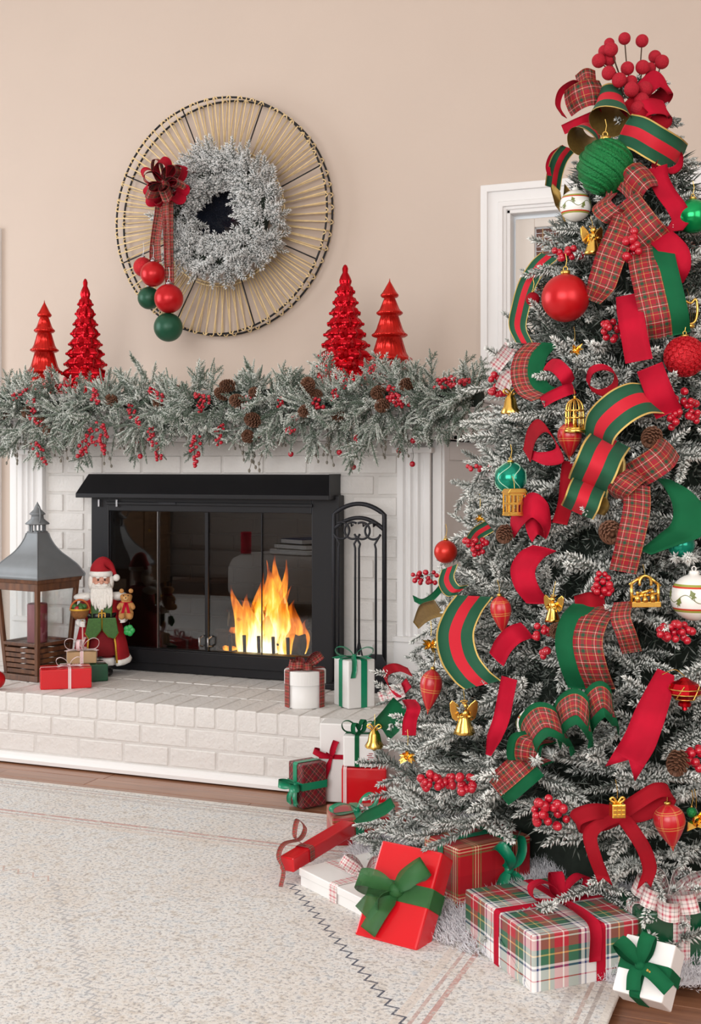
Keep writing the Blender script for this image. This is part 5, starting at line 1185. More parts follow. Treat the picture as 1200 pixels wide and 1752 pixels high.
for k in range(NB):
    z = float(np.interp((k + .5) / NB, cw, zz)); u = (k * .61803398875) % 1.0
    a = acam + (u - .5) * 2 * math.pi; v = (u - .5) * 2; a = acam + math.pi * math.copysign(abs(v) ** 1.35, v)     # more of them where the tree faces the room
    R = TR(z); out = Vector((math.cos(a), math.sin(a), 0)); small = z > 1.35
    e = rt.uniform(-.25, .45) if z > .3 else rt.uniform(-.15, .30); d = (out + Vector((0, 0, math.tan(e))) + out.cross(Vector((0, 0, 1))) * rt.uniform(-.45, .45)).normalized()
    s = rt.uniform(.85, 1.12) * (1.0 if not small else .95); L_ = (.19 if small else .27) * s
    tip = out * R * rt.uniform(.88, 1.06) + Vector((0, 0, z))
    tw = TC + tip; dd = depth(tw); qx, qy = HX + FPX * (tw - CAM).dot(RGT) / dd, HY - FPX * (tw.z - CAM.z) / dd
    if dd < 2.75 and 715 < qx < 905 and qy > 1395 and z < .30: tip = tip + Vector((0, 0, .10)) - out * .06      # the low boughs part over the red check gift
    inst('branch', rt.choice(bs_s if small else bs_), tree, tip - d * L_, rot_to(d, rt.choice((0, math.pi)) + rt.uniform(-.5, .5)), s)
MB().tube([(0, 0, .02), (0, 0, .9), (0, 0, 1.96)], [.028, .02, .004], 10).build('trunk', m_bark, tree, smooth=True)
MB().lathe([(.26, .05), (.38, .10), (.34, .30), (.21, .96), (.12, 1.43), (.04, 1.74), (.005, 1.9)], 40, None, 0, True, 0, lambda a, z: 1 + .10 * math.sin(9 * a + 40 * z) + .06 * math.sin(17 * a - 60 * z)).build('inner_shade_cone', m_inner, tree, smooth=True)  # smooth dark cone added so the gaps between boughs read as shaded
f = Fir(99); n = 30000; r_ = f.r
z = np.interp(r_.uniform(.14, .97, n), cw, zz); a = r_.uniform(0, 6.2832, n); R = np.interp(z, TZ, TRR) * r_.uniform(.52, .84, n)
o_ = np.stack([np.cos(a), np.sin(a), r_.uniform(-.5, .7, n)], 1); f.needles(np.stack([np.cos(a) * R, np.sin(a) * R, z], 1), o_ + r_.normal(0, .45, (n, 3)), r_.uniform(.03, .055, n), .0022, r_.uniform(.0, .22, n))  # low flock range puts the shade of the tree's inside into needle colour
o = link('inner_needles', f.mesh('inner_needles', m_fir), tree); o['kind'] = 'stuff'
for px_, py_, q in ((1042, 905, .9), (952, 1078, .6), (1120, 740, .8), (868, 905, .7), (1165, 1290, .8), (1010, 860, .6)):
    inst('pine_cone', pc, tree, on_tree(px_, py_, .01) - TC, rot_to(tocam + Vector((R3.uniform(-.4, .4), 0, R3.uniform(-.6, .3)))) @ Quaternion((0, 1, 0), math.pi / 2), q)

# fur skirt spread round the foot of the tree
sk = thing('tree_skirt', 'fluffy white faux fur skirt spread under the tree', 'tree skirt', TC + Vector((0, 0, .018)))
SR = .70
def skz(r, a): return .10 * max(0, 1 - (r / SR) ** 2) ** .8 + .014 * math.sin(5 * a + 1) * min(1, r / .3) * max(0, 1 - r / SR) + .004
m = MB(); nr, na = 10, 48; vs = [(0, 0, skz(0, 0))]
for i in range(1, nr + 1):
    for k in range(na):
        a = 6.2832 * k / na; r = SR * i / nr * (1 + .03 * math.sin(7 * a)); vs.append((r * math.cos(a), r * math.sin(a), skz(r, a) if i < nr else .0))
m.add(vs, [(0, 1 + k, 1 + (k + 1) % na) for k in range(na)] + [(1 + (i - 1) * na + k, 1 + i * na + k, 1 + i * na + (k + 1) % na, 1 + (i - 1) * na + (k + 1) % na) for i in range(1, nr) for k in range(na)])
m.build('backing', m_fur, sk, smooth=True)
f = Fir(77); n = 48000; r_ = f.r; rr = SR * np.sqrt(r_.uniform(.10, 1.03, n)); a = r_.uniform(0, 6.2832, n)
a = np.where(np.cos(a - acam) < -.2, a + math.pi, a)
P = np.stack([rr * np.cos(a), rr * np.sin(a), np.array([skz(x, y) for x, y in zip(rr, a)]) - .004], 1)
D = np.stack([np.cos(a) * .5, np.sin(a) * .5, np.full(n, .55)], 1) + r_.normal(0, .42, (n, 3)); D[:, 2] = np.abs(D[:, 2]) + .08
f.needles(P, D, r_.uniform(.018, .036, n), .0008, np.full(n, 1.0))
o = link('fur_pile', f.mesh('fur_pile', flockmat('white_fur_strands', 'CFCED6', 'EDEBEF')), sk); o['kind'] = 'stuff'

# ---------------------------------------------------------------- ribbons on the tree
ST = {'stripe': [m_stripe, m_goldback], 'plaid': [m_plaid, m_plaid], 'red': [m_velvet, m_velvet_dk], 'dark': [m_velvet_dk, m_velvet_dk], 'green': [m_green, m_green], 'gold': [m_goldback, m_goldback], 'sheer': [m_whplaid, m_whplaid]}
def ribbon(style, pts, w_px, lean=0.0, label=None, name='ribbon', parent=None, n=8, bow_=0.0, taper=None, forked=False, under=None, ax=None):
    """pts = (column, row, cm proud of the tree). The band bends about one axis across it, as a real ribbon does: ax = the direction of
    that axis in degrees (found from the path if not given), lean = degrees by which the band is turned edge-on so that a loop shows its inside"""
    W = [atD(x, y, surf(x, y) - b / 100) for x, y, b in pts]
    P = [Vector(p) for p in crom(W, n)]; c = sum(P, Vector()) / len(P); dm = depth(c); view = (CAM - c).normalized()
    T = [(P[min(i + 1, len(P) - 1)] - P[max(i - 1, 0)]).normalized() for i in range(len(P))]
    loc = [view.cross(t) for t in T]
    if ax is None:
        A = (P[-1] - P[0]); A = view.cross(A)
        if A.length < .25 * sum((P[i + 1] - P[i]).length for i in range(len(P) - 1)): A = RGT * .5 - UP * .87
    else: A = RGT * math.cos(math.radians(ax)) + UP * math.sin(math.radians(ax))
    A.normalize(); A = (A * math.cos(math.radians(lean)) + view * math.sin(math.radians(lean))).normalized()
    k_ = max(range(len(P)), key=lambda i: P[i].dot(view))
    if T[k_].cross(A).dot(view) < 0: A = -A
    wd = []
    for i in range(len(P)):
        l = loc[i] if loc[i].dot(A) > 0 else -loc[i]
        wd.append((A * .8 + l * (.2 if lean < 35 else 0)).normalized())
    w_ = w_px * dm / FPX; ww = w_ if taper is None else [w_ * float(np.interp(i / (len(P) - 1), np.linspace(0, 1, len(taper)), taper)) for i in range(len(P))]
    o0 = parent.location if parent is not None else c
    m = MB(); Q = [p - o0 for p in P]
    m.strip(Q, wd, ww, .0012, (0, 1), 5, 1.0, bow_)
    if forked:                                               # swallow-tail end
        e = Q[-1]; t = (Q[-1] - Q[-2]).normalized(); d = wd[-1]; wl = ww if not isinstance(ww, list) else ww[-1]; nn = t.cross(d).normalized() * .0006
        for s in (-1, 1): m.add([e + nn, e + d * (s * wl / 2) + nn, e + d * (s * wl / 2) + t * wl * .55 + nn, e - nn, e + d * (s * wl / 2) - nn, e + d * (s * wl / 2) + t * wl * .55 - nn], [(0, 1, 2), (5, 4, 3), (0, 3, 4, 1), (1, 4, 5, 2), (2, 5, 3, 0)], 0, [[(.5, 0), (.9, 0), (.9, .5)]] * 2 + [[(.5, 0)] * 4] * 3)
    o = m.build(name, ST[style], parent, smooth=True)
    if parent is None: o.location = c; tag(o, label, 'ribbon')
    if under:                                                # a wider felt ribbon laid under this one
        st2, k, sh = under; m2 = MB(); m2.strip([q - view * .004 + d * (w_ * sh) for q, d in zip(Q, wd)], wd, w_ * k, .0012, (0, 1), 5, 1.0, bow_)
        m2.build('under_ribbon', ST[st2], parent or o, smooth=True)
    return o
def cup(parent, top, mouth, r0, r1, tilt, lift, style='stripe'):
    """a bell shaped bow loop: a flared ring of ribbon whose mouth opens downward and towards the room"""
    A = atD(*top, surf(*top) - lift / 100); B = atD(*mouth, surf(*top) - lift / 100 - tilt / 100); dm = depth(B); ax = (B - A); ln = ax.length; ax.normalize()
    x = ax.cross(FWD).normalized(); y = ax.cross(x); vs = []; n = 28; nc = 6
    for side in (0, 1):
        for i in range(n):
            a = 6.2832 * i / n
            for c in range(nc):
                q = c / (nc - 1); r = (r0 + (r1 - r0) * q ** 1.6) * dm / FPX * (1 + .05 * math.sin(3 * a) * q) - side * .0012
                vs.append(A + ax * ln * q + (x * math.cos(a) * 1.0 + y * math.sin(a) * .8) * r - parent.location)
    fs, ms, uv = [], [], []
    for side in (0, 1):
        for i in range(n):
            i2 = (i + 1) % n
            for c in range(nc - 1):
                o = side * n * nc; f = [o + i * nc + c, o + i * nc + c + 1, o + i2 * nc + c + 1, o + i2 * nc + c]; fs.append(f if side == 0 else f[::-1]); ms.append(side)
                u = [(c / (nc - 1), 0), ((c + 1) / (nc - 1), 0), ((c + 1) / (nc - 1), .1), (c / (nc - 1), .1)]; uv.append(u if side == 0 else u[::-1])
    MB().add(vs, fs, ms, uv).build('bell_loop', ST[style], parent, smooth=True)
def rthing(label, px, py, name='ribbon_bow', cat='bow'): return thing(name, label, cat, on_tree(px, py, .02))

# topper
tp = rthing('big mixed ribbon bow crowning the tree under the red felt berries', 1045, 215, 'topper_bow')
cup(tp, (1046, 156), (1044, 208), 20, 37, 8.5, 4)
cup(tp, (1014, 220), (996, 243), 19, 29, 7, 4.5)
ribbon('stripe', [(1068, 222, 4), (1092, 228, 7), (1120, 244, 7), (1150, 262, 4), (1162, 272, 0)], 58, 0, parent=tp, name='loop', bow_=.25)
ribbon('plaid', [(972, 178, 2), (990, 165, 6), (1010, 158, 7), (1030, 160, 4)], 44, 0, parent=tp, name='loop', bow_=.4)
ribbon('plaid', [(988, 142, 1), (1004, 130, 4), (1020, 134, 3)], 26, 0, parent=tp, name='loop')
ribbon('red', [(966, 200, 3), (955, 180, 4), (962, 155, 4), (985, 140, 3), (1000, 146, 2)], 22, 62, parent=tp, name='loop')
ribbon('red', [(964, 222, 3), (985, 212, 7), (1008, 202, 8), (1030, 192, 6)], 17, 0, parent=tp, name='loop')
ribbon('red', [(1085, 175, 2), (1105, 150, 5), (1125, 135, 5), (1142, 152, 3), (1128, 172, 1), (1105, 180, 0)], 34, 25, parent=tp, name='loop', bow_=.3)
ribbon('red', [(1085, 195, 3), (1110, 182, 6), (1136, 185, 5), (1140, 202, 3), (1120, 212, 1), (1098, 205, 0)], 32, 20, parent=tp, name='loop', bow_=.3)
ribbon('dark', [(1070, 175, 3), (1090, 195, 5), (1105, 210, 3)], 30, 0, parent=tp, name='loop')
tf = thing('felt_berry_pick', 'spray of large red felt berries rising from the top of the tree', 'berry pick', on_tree(1090, 180, .0))
rootp = Vector((0, 0, 0))
for i, (x, y, r, b) in enumerate(((1069, 66, 10.5, 0), (1099, 70, 11, 1), (1043, 74, 9, -1), (1046, 85, 12, 2), (1035, 88, 11, 0), (1025, 104, 12, 1), (1043, 102, 11, 0), (1121, 97, 11, 0), (1133, 106, 12, 2), (1074, 117, 11.5, 3), (1100, 115, 12, 4), (1113, 117, 10, 1), (1042, 125, 12, 4), (1060, 137, 12.5, 5), (1081, 153, 12.5, 7), (1104, 152, 12.5, 5), (1098, 172, 13, 6), (1080, 140, 11, 3), (1092, 186, 12.5, 7), (1110, 184, 12, 5), (1090, 195, 11, 6))):
    p = atD(x, y, 2.97 - b / 100) - tf.location; rr = r * 2.97 / FPX
    st_ = MB().tube([Vector(q) for q in crom([rootp, p * .5 + Vector((R3.uniform(-.012, .012), .01, .0)), p], 4)], .0016, 5).build('stalk', m_bark, tf, smooth=True)
    MB().ball(p, rr, 18, 12).build('felt_berry', m_flockberry, tf, smooth=True)
ribbon('red', [(1118, 290, 1), (1124, 268, 3), (1145, 250, 4), (1164, 256, 4), (1165, 280, 3), (1150, 292, 2), (1128, 288, 2)], 22, 55, 'narrow red velvet ribbon looped at the tree top below the striped bow')
ribbon('red', [(1126, 285, 2), (1128, 305, 3), (1140, 330, 3.5), (1158, 355, 4), (1166, 375, 3), (1152, 396, 1)], 33, 10, 'red velvet ribbon running down from the topper towards the bright green ball')
ribbon('stripe', [(946, 322, 1), (950, 296, 2), (958, 272, 4), (972, 254, 2)], 34, 35, 'striped green and red ribbon curl at the upper edge of the tree against the wall', bow_=.3)
ribbon('gold', [(950, 318, 2), (954, 342, 3), (962, 366, 2), (972, 348, 0), (975, 325, 0)], 30, 20, 'gold backed ribbon end hanging beside the white holly ball near the top')
ribbon('red', [(942, 305, 2), (938, 285, 3), (946, 264, 3), (966, 250, 2)], 9, 30, 'thin red ribbon hoop standing out beside the large green glitter ball')
# tartan bow with streamers
pb = rthing('tartan bow with long streamers on the upper front of the tree', 1080, 345)
ribbon('plaid', [(1045, 345, 2), (1038, 322, 5), (1056, 306, 6), (1076, 322, 5), (1082, 342, 2)], 36, 10, parent=pb, name='loop', bow_=.3)
ribbon('plaid', [(1074, 335, 2), (1085, 312, 6), (1098, 300, 6), (1112, 298, 3)], 52, 0, parent=pb, name='loop', bow_=.3)
ribbon('plaid', [(1062, 372, 2), (1046, 368, 5), (1030, 352, 6), (1040, 338, 4)], 36, 0, parent=pb, name='loop', bow_=.3)
ribbon('plaid', [(1070, 345, 4), (1090, 372, 6), (1108, 395, 6), (1128, 418, 3)], 54, 0, parent=pb, name='loop', bow_=.2)
ribbon('plaid', [(1072, 372, 5), (1062, 400, 6), (1045, 440, 6), (1030, 485, 5), (1014, 515, 2)], 48, 0, parent=pb, name='streamer', bow_=.1, taper=(.9, 1, 1.05, 1, .6))
ribbon('plaid', [(1098, 425, 3), (1102, 455, 6), (1112, 500, 7), (1122, 545, 6), (1126, 578, 2)], 50, 0, parent=pb, name='streamer', under=('green', 1.35, .42), bow_=.15)
ribbon('red', [(1118, 395, 2), (1142, 415, 6), (1158, 435, 7), (1160, 462, 6), (1148, 488, 2)], 44, 0, 'wide red velvet ribbon loop bulging beside the two tartan streamers', bow_=.2)
ribbon('red', [(1074, 505, 3), (1078, 530, 6), (1084, 565, 7), (1094, 618, 5)], 44, 0, 'straight red velvet ribbon tail below the tartan bow', taper=(.9, 1, 1, 1.05))
ribbon('stripe', [(940, 438, 0), (922, 455, 3), (902, 488, 5), (890, 530, 5), (886, 560, 4), (898, 588, 0)], 34, 28, 'striped ribbon loop curving out at the edge of the tree beside the matte red ball')
ribbon('plaid', [(915, 588, 1), (896, 610, 5), (890, 640, 6), (900, 668, 5), (925, 682, 1)], 32, 0, 'tartan ribbon loop with green edge below the striped loop at the tree edge', under=('green', 1.5, .55), bow_=.3)
ribbon('sheer', [(846, 630, 1), (860, 612, 2), (872, 596, 2)], 24, 0, 'sheer plaid ribbon tip sticking out over the garland end', forked=True)
ribbon('sheer', [(880, 638, 0), (866, 650, 3), (858, 668, 2)], 26, 0, 'sheer plaid ribbon loop hanging just above the red berries near the garland end')
ribbon('red', [(938, 624, 1), (952, 626, 5), (968, 642, 6), (974, 656, 2)], 26, 0, 'short red velvet fold beside the tartan loop at the garland height', bow_=.4)
ribbon('red', [(1006, 655, 2), (1012, 635, 5), (1032, 628, 6), (1052, 638, 5), (1052, 660, 4), (1030, 672, 3), (1010, 664, 2)], 24, 60, 'thin red velvet ring of ribbon above the widest striped loop')
ribbon('red', [(928, 688, 1), (945, 678, 4), (968, 668, 4), (982, 664, 1)], 20, 0, 'flat red velvet strip lying just above the gold birdcage ornament')
ribbon('red', [(1112, 628, 3), (1120, 650, 6), (1132, 680, 6), (1145, 708, 3)], 46, 0, 'red velvet tail hanging down beside the textured red ball')
# three striped puffs
sp_ = rthing('stack of three wide striped felt loops with gold wire edges', 1040, 780, 'striped_bow')
ribbon('stripe', [(1022, 762, 1), (1030, 728, 7), (1060, 698, 10), (1092, 682, 8), (1118, 682, 3)], 66, -12, parent=sp_, name='loop', bow_=.1)
ribbon('stripe', [(1046, 752, 2), (1032, 772, 8), (1020, 800, 10), (1008, 826, 5), (1006, 838, 1)], 74, 12, parent=sp_, name='loop', bow_=.1)
ribbon('gold', [(1050, 770, 4), (1060, 790, 5), (1056, 815, 4), (1044, 832, 2)], 24, 30, parent=sp_, name='loop')
ribbon('stripe', [(1012, 822, 2), (1003, 840, 7), (996, 860, 8), (988, 876, 3)], 62, 12, parent=sp_, name='loop', bow_=.1)
ribbon('gold', [(1030, 850, 3), (1034, 866, 4), (1026, 880, 2)], 20, 30, parent=sp_, name='loop')
ribbon('red', [(902, 780, 1), (910, 745, 5), (928, 728, 6), (948, 750, 6), (958, 778, 4), (930, 785, 3), (904, 775, 1)], 34, 42, 'red velvet ribbon loop below the gold birdcage near the green lace ball')
ribbon('dark', [(975, 790, 1), (972, 820, 4), (968, 860, 4), (958, 896, 1)], 26, 0, 'dark red velvet tail hanging inside the branches beside the striped stack')
# tartan bow at the right
pr_ = rthing('tartan bow with one long tail beside the stack of striped loops', 1105, 810)
ribbon('plaid', [(1085, 815, 3), (1110, 800, 7), (1135, 782, 7), (1146, 764, 2)], 50, 0, parent=pr_, name='loop', bow_=.3)
ribbon('plaid', [(1128, 790, 1), (1132, 772, 3), (1126, 758, 1)], 34, 0, parent=pr_, name='loop')
ribbon('plaid', [(1090, 812, 5), (1072, 826, 8), (1058, 842, 6), (1066, 856, 2)], 38, 0, parent=pr_, name='loop', bow_=.3)
ribbon('plaid', [(1090, 830, 4), (1090, 870, 6), (1080, 920, 6), (1066, 978, 2)], 46, 0, parent=pr_, name='tail', bow_=.1)
ribbon('green', [(1136, 820, 1), (1160, 838, 5), (1180, 870, 6), (1176, 905, 6), (1148, 922, 5), (1105, 945, 1)], 52, -12, 'broad plain green felt ribbon sweeping round below the second tartan bow', bow_=.1, taper=(.5, .8, 1.1, 1.1, .8, .4))
ribbon('red', [(878, 900, 1), (893, 878, 6), (912, 864, 8), (932, 880, 6), (938, 902, 2)], 44, -15, 'big red velvet puff beside the gold house ornament', bow_=.4)
ribbon('red', [(932, 905, 1), (916, 898, 4), (905, 912, 3)], 34, 0, 'short red velvet fold tucked under the big red puff', bow_=.3)
ribbon('red', [(932, 938, 1), (910, 950, 5), (895, 975, 7), (902, 1005, 6), (922, 1032, 1)], 42, 0, 'red velvet ribbon loop bulging out beside the long feathery fir twigs', bow_=.15)
ribbon('stripe', [(812, 1020, 1), (792, 1048, 6), (779, 1085, 8), (786, 1125, 7), (806, 1155, 4), (826, 1172, 0)], 66, -10, 'long striped ribbon loop on the lower side of the tree near the fireplace')
ribbon('stripe', [(790, 1010, 0), (774, 1010, 4), (764, 992, 4), (770, 970, 1)], 30, 0, 'small dark striped ribbon curl above the long striped loop')
ribbon('stripe', [(806, 928, 0), (818, 912, 3), (838, 900, 1)], 24, 15, 'small striped ribbon curl close to the orange red ball')
ribbon('gold', [(712, 1070, 0), (728, 1048, 3), (752, 1040, 1)], 34, 25, 'brown gold backed ribbon end poking out towards the fireplace', taper=(.5, 1, 1))
ribbon('green', [(708, 1024, 0), (724, 1030, 2), (742, 1020, 2), (758, 1002, 0)], 12, 20, 'thin green ribbon curl sticking out beside the berries near the fireplace')
ribbon('plaid', [(1068, 1030, 2), (1062, 1055, 5), (1072, 1085, 5), (1082, 1116, 1)], 34, 0, 'tartan ribbon tail below the gold nativity ornament')
ribbon('plaid', [(1034, 1040, 1), (1016, 1062, 7), (1006, 1098, 9), (1014, 1140, 7), (1028, 1178, 1)], 50, 0, 'tartan ribbon loop on wide green felt in the middle of the tree', under=('green', 1.6, -.30), bow_=.12)
ribbon('dark', [(985, 1035, 0), (1010, 1028, 2), (1035, 1030, 0)], 30, 0, 'dark red ribbon fold above the tartan loop on green felt')
ribbon('red', [(850, 1128, 0), (862, 1104, 4), (880, 1086, 5), (902, 1078, 1)], 34, 0, 'red velvet strip below the slender plaid drop ornament', bow_=.2)
ribbon('red', [(872, 1160, 1), (866, 1190, 4), (858, 1230, 5), (846, 1262, 5), (836, 1292, 2)], 28, 0, 'long narrow red velvet tail hanging between the gold ornament and the green bow', taper=(1, 1, 1, .9, .35))
# green and tartan bow low on the tree
gb = rthing('green felt bow covered with tartan ribbon low on the tree', 970, 1250)
for pts in ([(912, 1285, 1), (902, 1255, 6), (925, 1228, 9), (955, 1236, 8), (968, 1262, 3)], [(952, 1250, 2), (960, 1220, 7), (985, 1205, 9), (1005, 1222, 8), (1008, 1248, 3)], [(1000, 1235, 1), (1010, 1208, 6), (1030, 1192, 6), (1046, 1206, 4), (1048, 1228, 1)]):
    ribbon('plaid', pts, 40, -32, parent=gb, name='loop', under=('green', 1.7, -.1), bow_=.1)
ribbon('plaid', [(925, 1295, 2), (902, 1300, 5), (905, 1270, 7), (930, 1262, 4)], 40, 15, parent=gb, name='loop', under=('green', 1.5, .1))
ribbon('plaid', [(905, 1295, 3), (885, 1312, 5), (862, 1332, 4), (845, 1346, 1)], 40, 0, parent=gb, name='tail', under=('green', 1.5, .25))
ribbon('red', [(1140, 1150, 2), (1128, 1185, 5), (1112, 1225, 7), (1095, 1268, 7), (1076, 1300, 5)], 52, 0, 'broad red velvet tail with swallow cut end beside the red jewel ornament', forked=True, taper=(.6, .85, 1, 1.05, 1.05))
rb_ = rthing('dark red velvet bow low on the tree with a gold gift ornament on its knot', 1060, 1390, 'velvet_bow')
ribbon('dark', [(1060, 1392, 5), (1020, 1388, 8), (988, 1398, 8), (990, 1412, 6), (1030, 1408, 5), (1060, 1394, 5)], 28, 18, parent=rb_, name='loop')
ribbon('dark', [(1062, 1392, 5), (1090, 1372, 8), (1125, 1352, 9), (1148, 1356, 7), (1138, 1375, 5), (1100, 1392, 5), (1066, 1398, 5)], 26, 18, parent=rb_, name='loop')
ribbon('dark', [(1058, 1398, 6), (1025, 1412, 8), (1010, 1430, 8), (1018, 1465, 8), (1032, 1502, 6)], 25, 0, parent=rb_, name='tail', forked=True)
ribbon('dark', [(1066, 1398, 6), (1082, 1420, 8), (1102, 1452, 8), (1112, 1485, 7), (1106, 1508, 6)], 25, 0, parent=rb_, name='tail', forked=True)
# lower side by the gifts
ribbon('red', [(700, 1168, 0), (680, 1186, 2), (664, 1172, 3), (660, 1150, 3), (680, 1142, 3), (702, 1150, 1)], 24, 50, 'red velvet hoop of ribbon standing out beside the white cube gift', )
ribbon('sheer', [(650, 1196, 1), (668, 1190, 3), (690, 1180, 1)], 24, 0, 'pale plaid ribbon tip beside the white cube gift')
ribbon('green', [(690, 1208, 0), (672, 1230, 2), (655, 1248, 2)], 44, 0, 'green felt swallow tail ribbon end above the small white gift', forked=True)
ribbon('red', [(700, 1198, 1), (708, 1212, 4), (702, 1232, 4), (700, 1258, 2)], 24, 0, 'small red velvet ribbon tail above the lowest gold leaf ornament', bow_=.2)
ribbon('green', [(608, 1406, 6), (630, 1396, 7), (655, 1385, 5), (672, 1372, 2)], 20, 0, 'green satin ribbon end trailing from the low fir branch over the flat check gift', taper=(.3, 1, 1, .8))

# ---------------------------------------------------------------- ornaments on the tree
def rpx(px, d): return px * d / FPX
def tball(px_, py_, r, mat, label, out=0.0, name='ball_ornament', cap=m_goldcap):
    d = surf(px_, py_) - rpx(r, 2.8) * .3 - out; p = atD(px_, py_, d); return ball_orn(p, rpx(r, d), mat, label, cap, name=name, loop=.03)
tball(968, 510, 41, m_redmatte, 'very large matte red ball low on the upper third of the tree', .03)
gb_ = tball(1036, 286, 46, m_greenglit, 'very large swirled green glitter ball under the topper bow', .045)
for k in range(9):                                            # raised swirls of glitter
    r = max(v.co.z for v in gb_.children[0].data.vertices) * .985; a0 = k * .698
    MB().tube([(r * math.sin(t) * math.cos(a0 + 1.5 * t), r * math.sin(t) * math.sin(a0 + 1.5 * t), r * math.cos(t)) for t in np.linspace(.2, 2.95, 24)], .0052, 6).build('swirl', m_greenglit, gb_, smooth=True)
tball(1186, 370, 29, m_greenshine, 'shiny bright green ball at the edge of the picture high on the tree', .02)
tb_ = tball(1172, 610, 33, m_redglit, 'red ball covered in a cracked glitter pattern at tail of velvet ribbon', .02)
r = rpx(33, 2.72)
bm = MB(); rr = random.Random(9)
for k in range(150):
    z = 1 - 2 * (k + .5) / 150; a = k * 2.39996; q = math.sqrt(1 - z * z); bm.box((0, 0, 0), (r * .2, r * .2, r * .10), Matrix.Translation((r * q * math.cos(a), r * q * math.sin(a), r * z)) @ Vector((q * math.cos(a), q * math.sin(a), z)).to_track_quat('Z', 'Y').to_matrix().to_4x4() @ Matrix.Rotation(rr.random() * 3, 4, 'Z'))
bm.build('studs', m_redglit, tb_)['kind'] = 'stuff'
lb = tball(874, 818, 27, m_teal, 'teal green ball with pale lacework behind the gold house', .0)
r = rpx(27, 2.8) * 1.01
for k in range(6):
    a0 = k * 1.047
    MB().tube([(r * math.sin(t) * math.cos(a0 + .45 * math.sin(3 * t)), r * math.sin(t) * math.sin(a0 + .45 * math.sin(3 * t)), r * math.cos(t)) for t in np.linspace(.3, 2.8, 24)], .0011, 5).build('lace_line', m_lace, lb, smooth=True)
tball(1166, 932, 23, m_teal, 'plain teal ball below the broad green felt ribbon', -.01)
tball(763, 944, 20, M('orange_red_glass', 'C8281A', .3, .4), 'orange red ball at the tree edge facing the fireplace', .0)
tball(912, 512, 12, m_velvet_dk, 'small dark red velvet ball tucked beside the very large matte red one', .0)
tball(1184, 1390, 9, m_greenglit, 'tiny green glitter bead hanging on the low gold ornament', .05)
# white balls with a painted holly band
m_holly, nt, b = newmat('white_china_with_holly_bands')
u, v = uvsock(nt)
c = ramp(nt, v, [(0, 'EDE9E0'), (.30, '9AA04A'), (.335, 'C8402C'), (.36, 'F0EDE8'), (.64, 'C8402C'), (.665, '9AA04A'), (.70, 'F0EDE8')], 'CONSTANT')
L(nt, c, b.inputs['Base Color']); b.inputs['Roughness'].default_value = .2
m_leaf = M('painted_holly_green', '6E7838', .35)
def holly_ball(px_, py_, r_, label, out=.01):
    d = surf(px_, py_) - out; p = atD(px_, py_, d); r = rpx(r_, d); t = ball_orn(p, r, m_holly, label, m_whitefelt, name='holly_ball_ornament')
    for k in range(10):                                       # holly leaves painted round the belly, joined by a wavy line
        a = k * .6283; z = (.16 if k % 2 else -.16) * r; q = math.sqrt(r * r - z * z)
        T = Matrix.Translation((q * math.cos(a), q * math.sin(a), z)) @ Vector((q * math.cos(a), q * math.sin(a), z)).to_track_quat('Z', 'Y').to_matrix().to_4x4() @ Matrix.Rotation(.4 if k % 2 else -.4, 4, 'Z')
        m = MB(); o8 = [(.26, 0), (.12, .07), (.05, .14), (-.03, .06), (-.14, .12), (-.12, .02), (-.26, 0), (-.12, -.02), (-.14, -.12), (-.03, -.06), (.05, -.14), (.12, -.07)]
        m.add([T @ Vector((y * r, x * r, .0012 * (1 - abs(x) * 3))) for x, y in o8] + [T @ Vector((0, 0, .0016))], [(i, (i + 1) % 12, 12) for i in range(12)]); m.build('holly_leaf', m_leaf, t)
    MB().tube([(r * 1.003 * math.cos(a) * math.cos(.17 * math.sin(5 * a)), r * 1.003 * math.sin(a) * math.cos(.17 * math.sin(5 * a)), r * .17 * math.sin(5 * a)) for a in np.linspace(0, 6.2832, 81)[:-1]], .0007, 4, closed=True).build('painted_line', m_leaf, t)
    return t
holly_ball(985, 352, 27, 'white holly painted ball half hidden below the large green glitter ball', .02)
holly_ball(1188, 1022, 40, 'white holly painted ball beside the gold nativity ornament', .02)
holly_ball(912, 1240, 28, 'white holly painted ball behind the green and tartan bow', -.005)
# plaid drops
def drop(px_, py_, w_, h_, label, rot=0.0, out=.02):
    d = surf(px_, py_) - out; p = atD(px_, py_, d); r, h = rpx(w_ / 2, d), rpx(h_, d); t = thing('drop_ornament', label, 'ornament', p, FACE)
    T = Matrix.Rotation(rot, 4, 'Y')
    prof = [(.0006, -h * .52), (r * .12, -h * .44), (r * .55, -h * .24), (r * .92, -h * .02), (r, h * .12), (r * .86, h * .27), (r * .5, h * .37), (r * .16, h * .42)]
    P = [tuple(q) for q in crom(prof, 4)]; MB().lathe([(max(.0004, a), b) for a, b in P], 32, T @ Matrix.Rotation(.3, 4, 'Z')).build('body', m_plaidbal, t, smooth=True)
    MB().lathe([(r * .2, h * .41), (r * .22, h * .47), (.0005, h * .49)], 12, T).build('cap', m_goldcap, t, smooth=True)
    MB().tube([T @ Vector((0, 0, h * .48)), T @ Vector((.002, 0, h * .62)), T @ Vector((0, .01, h * .8))], .0007, 5).build('cord', m_goldcap, t)
drop(858, 1050, 36, 72, 'slender red plaid drop ornament above the red velvet strip', -.1)
drop(737, 1180, 38, 82, 'red plaid drop ornament on the low edge of the tree near the gifts', .12)
drop(1147, 1412, 54, 86, 'large dark red plaid drop ornament beside the velvet bow', -.12, .05)
drop(975, 752, 42, 70, 'red plaid drop ornament hanging under the gold birdcage', .0)
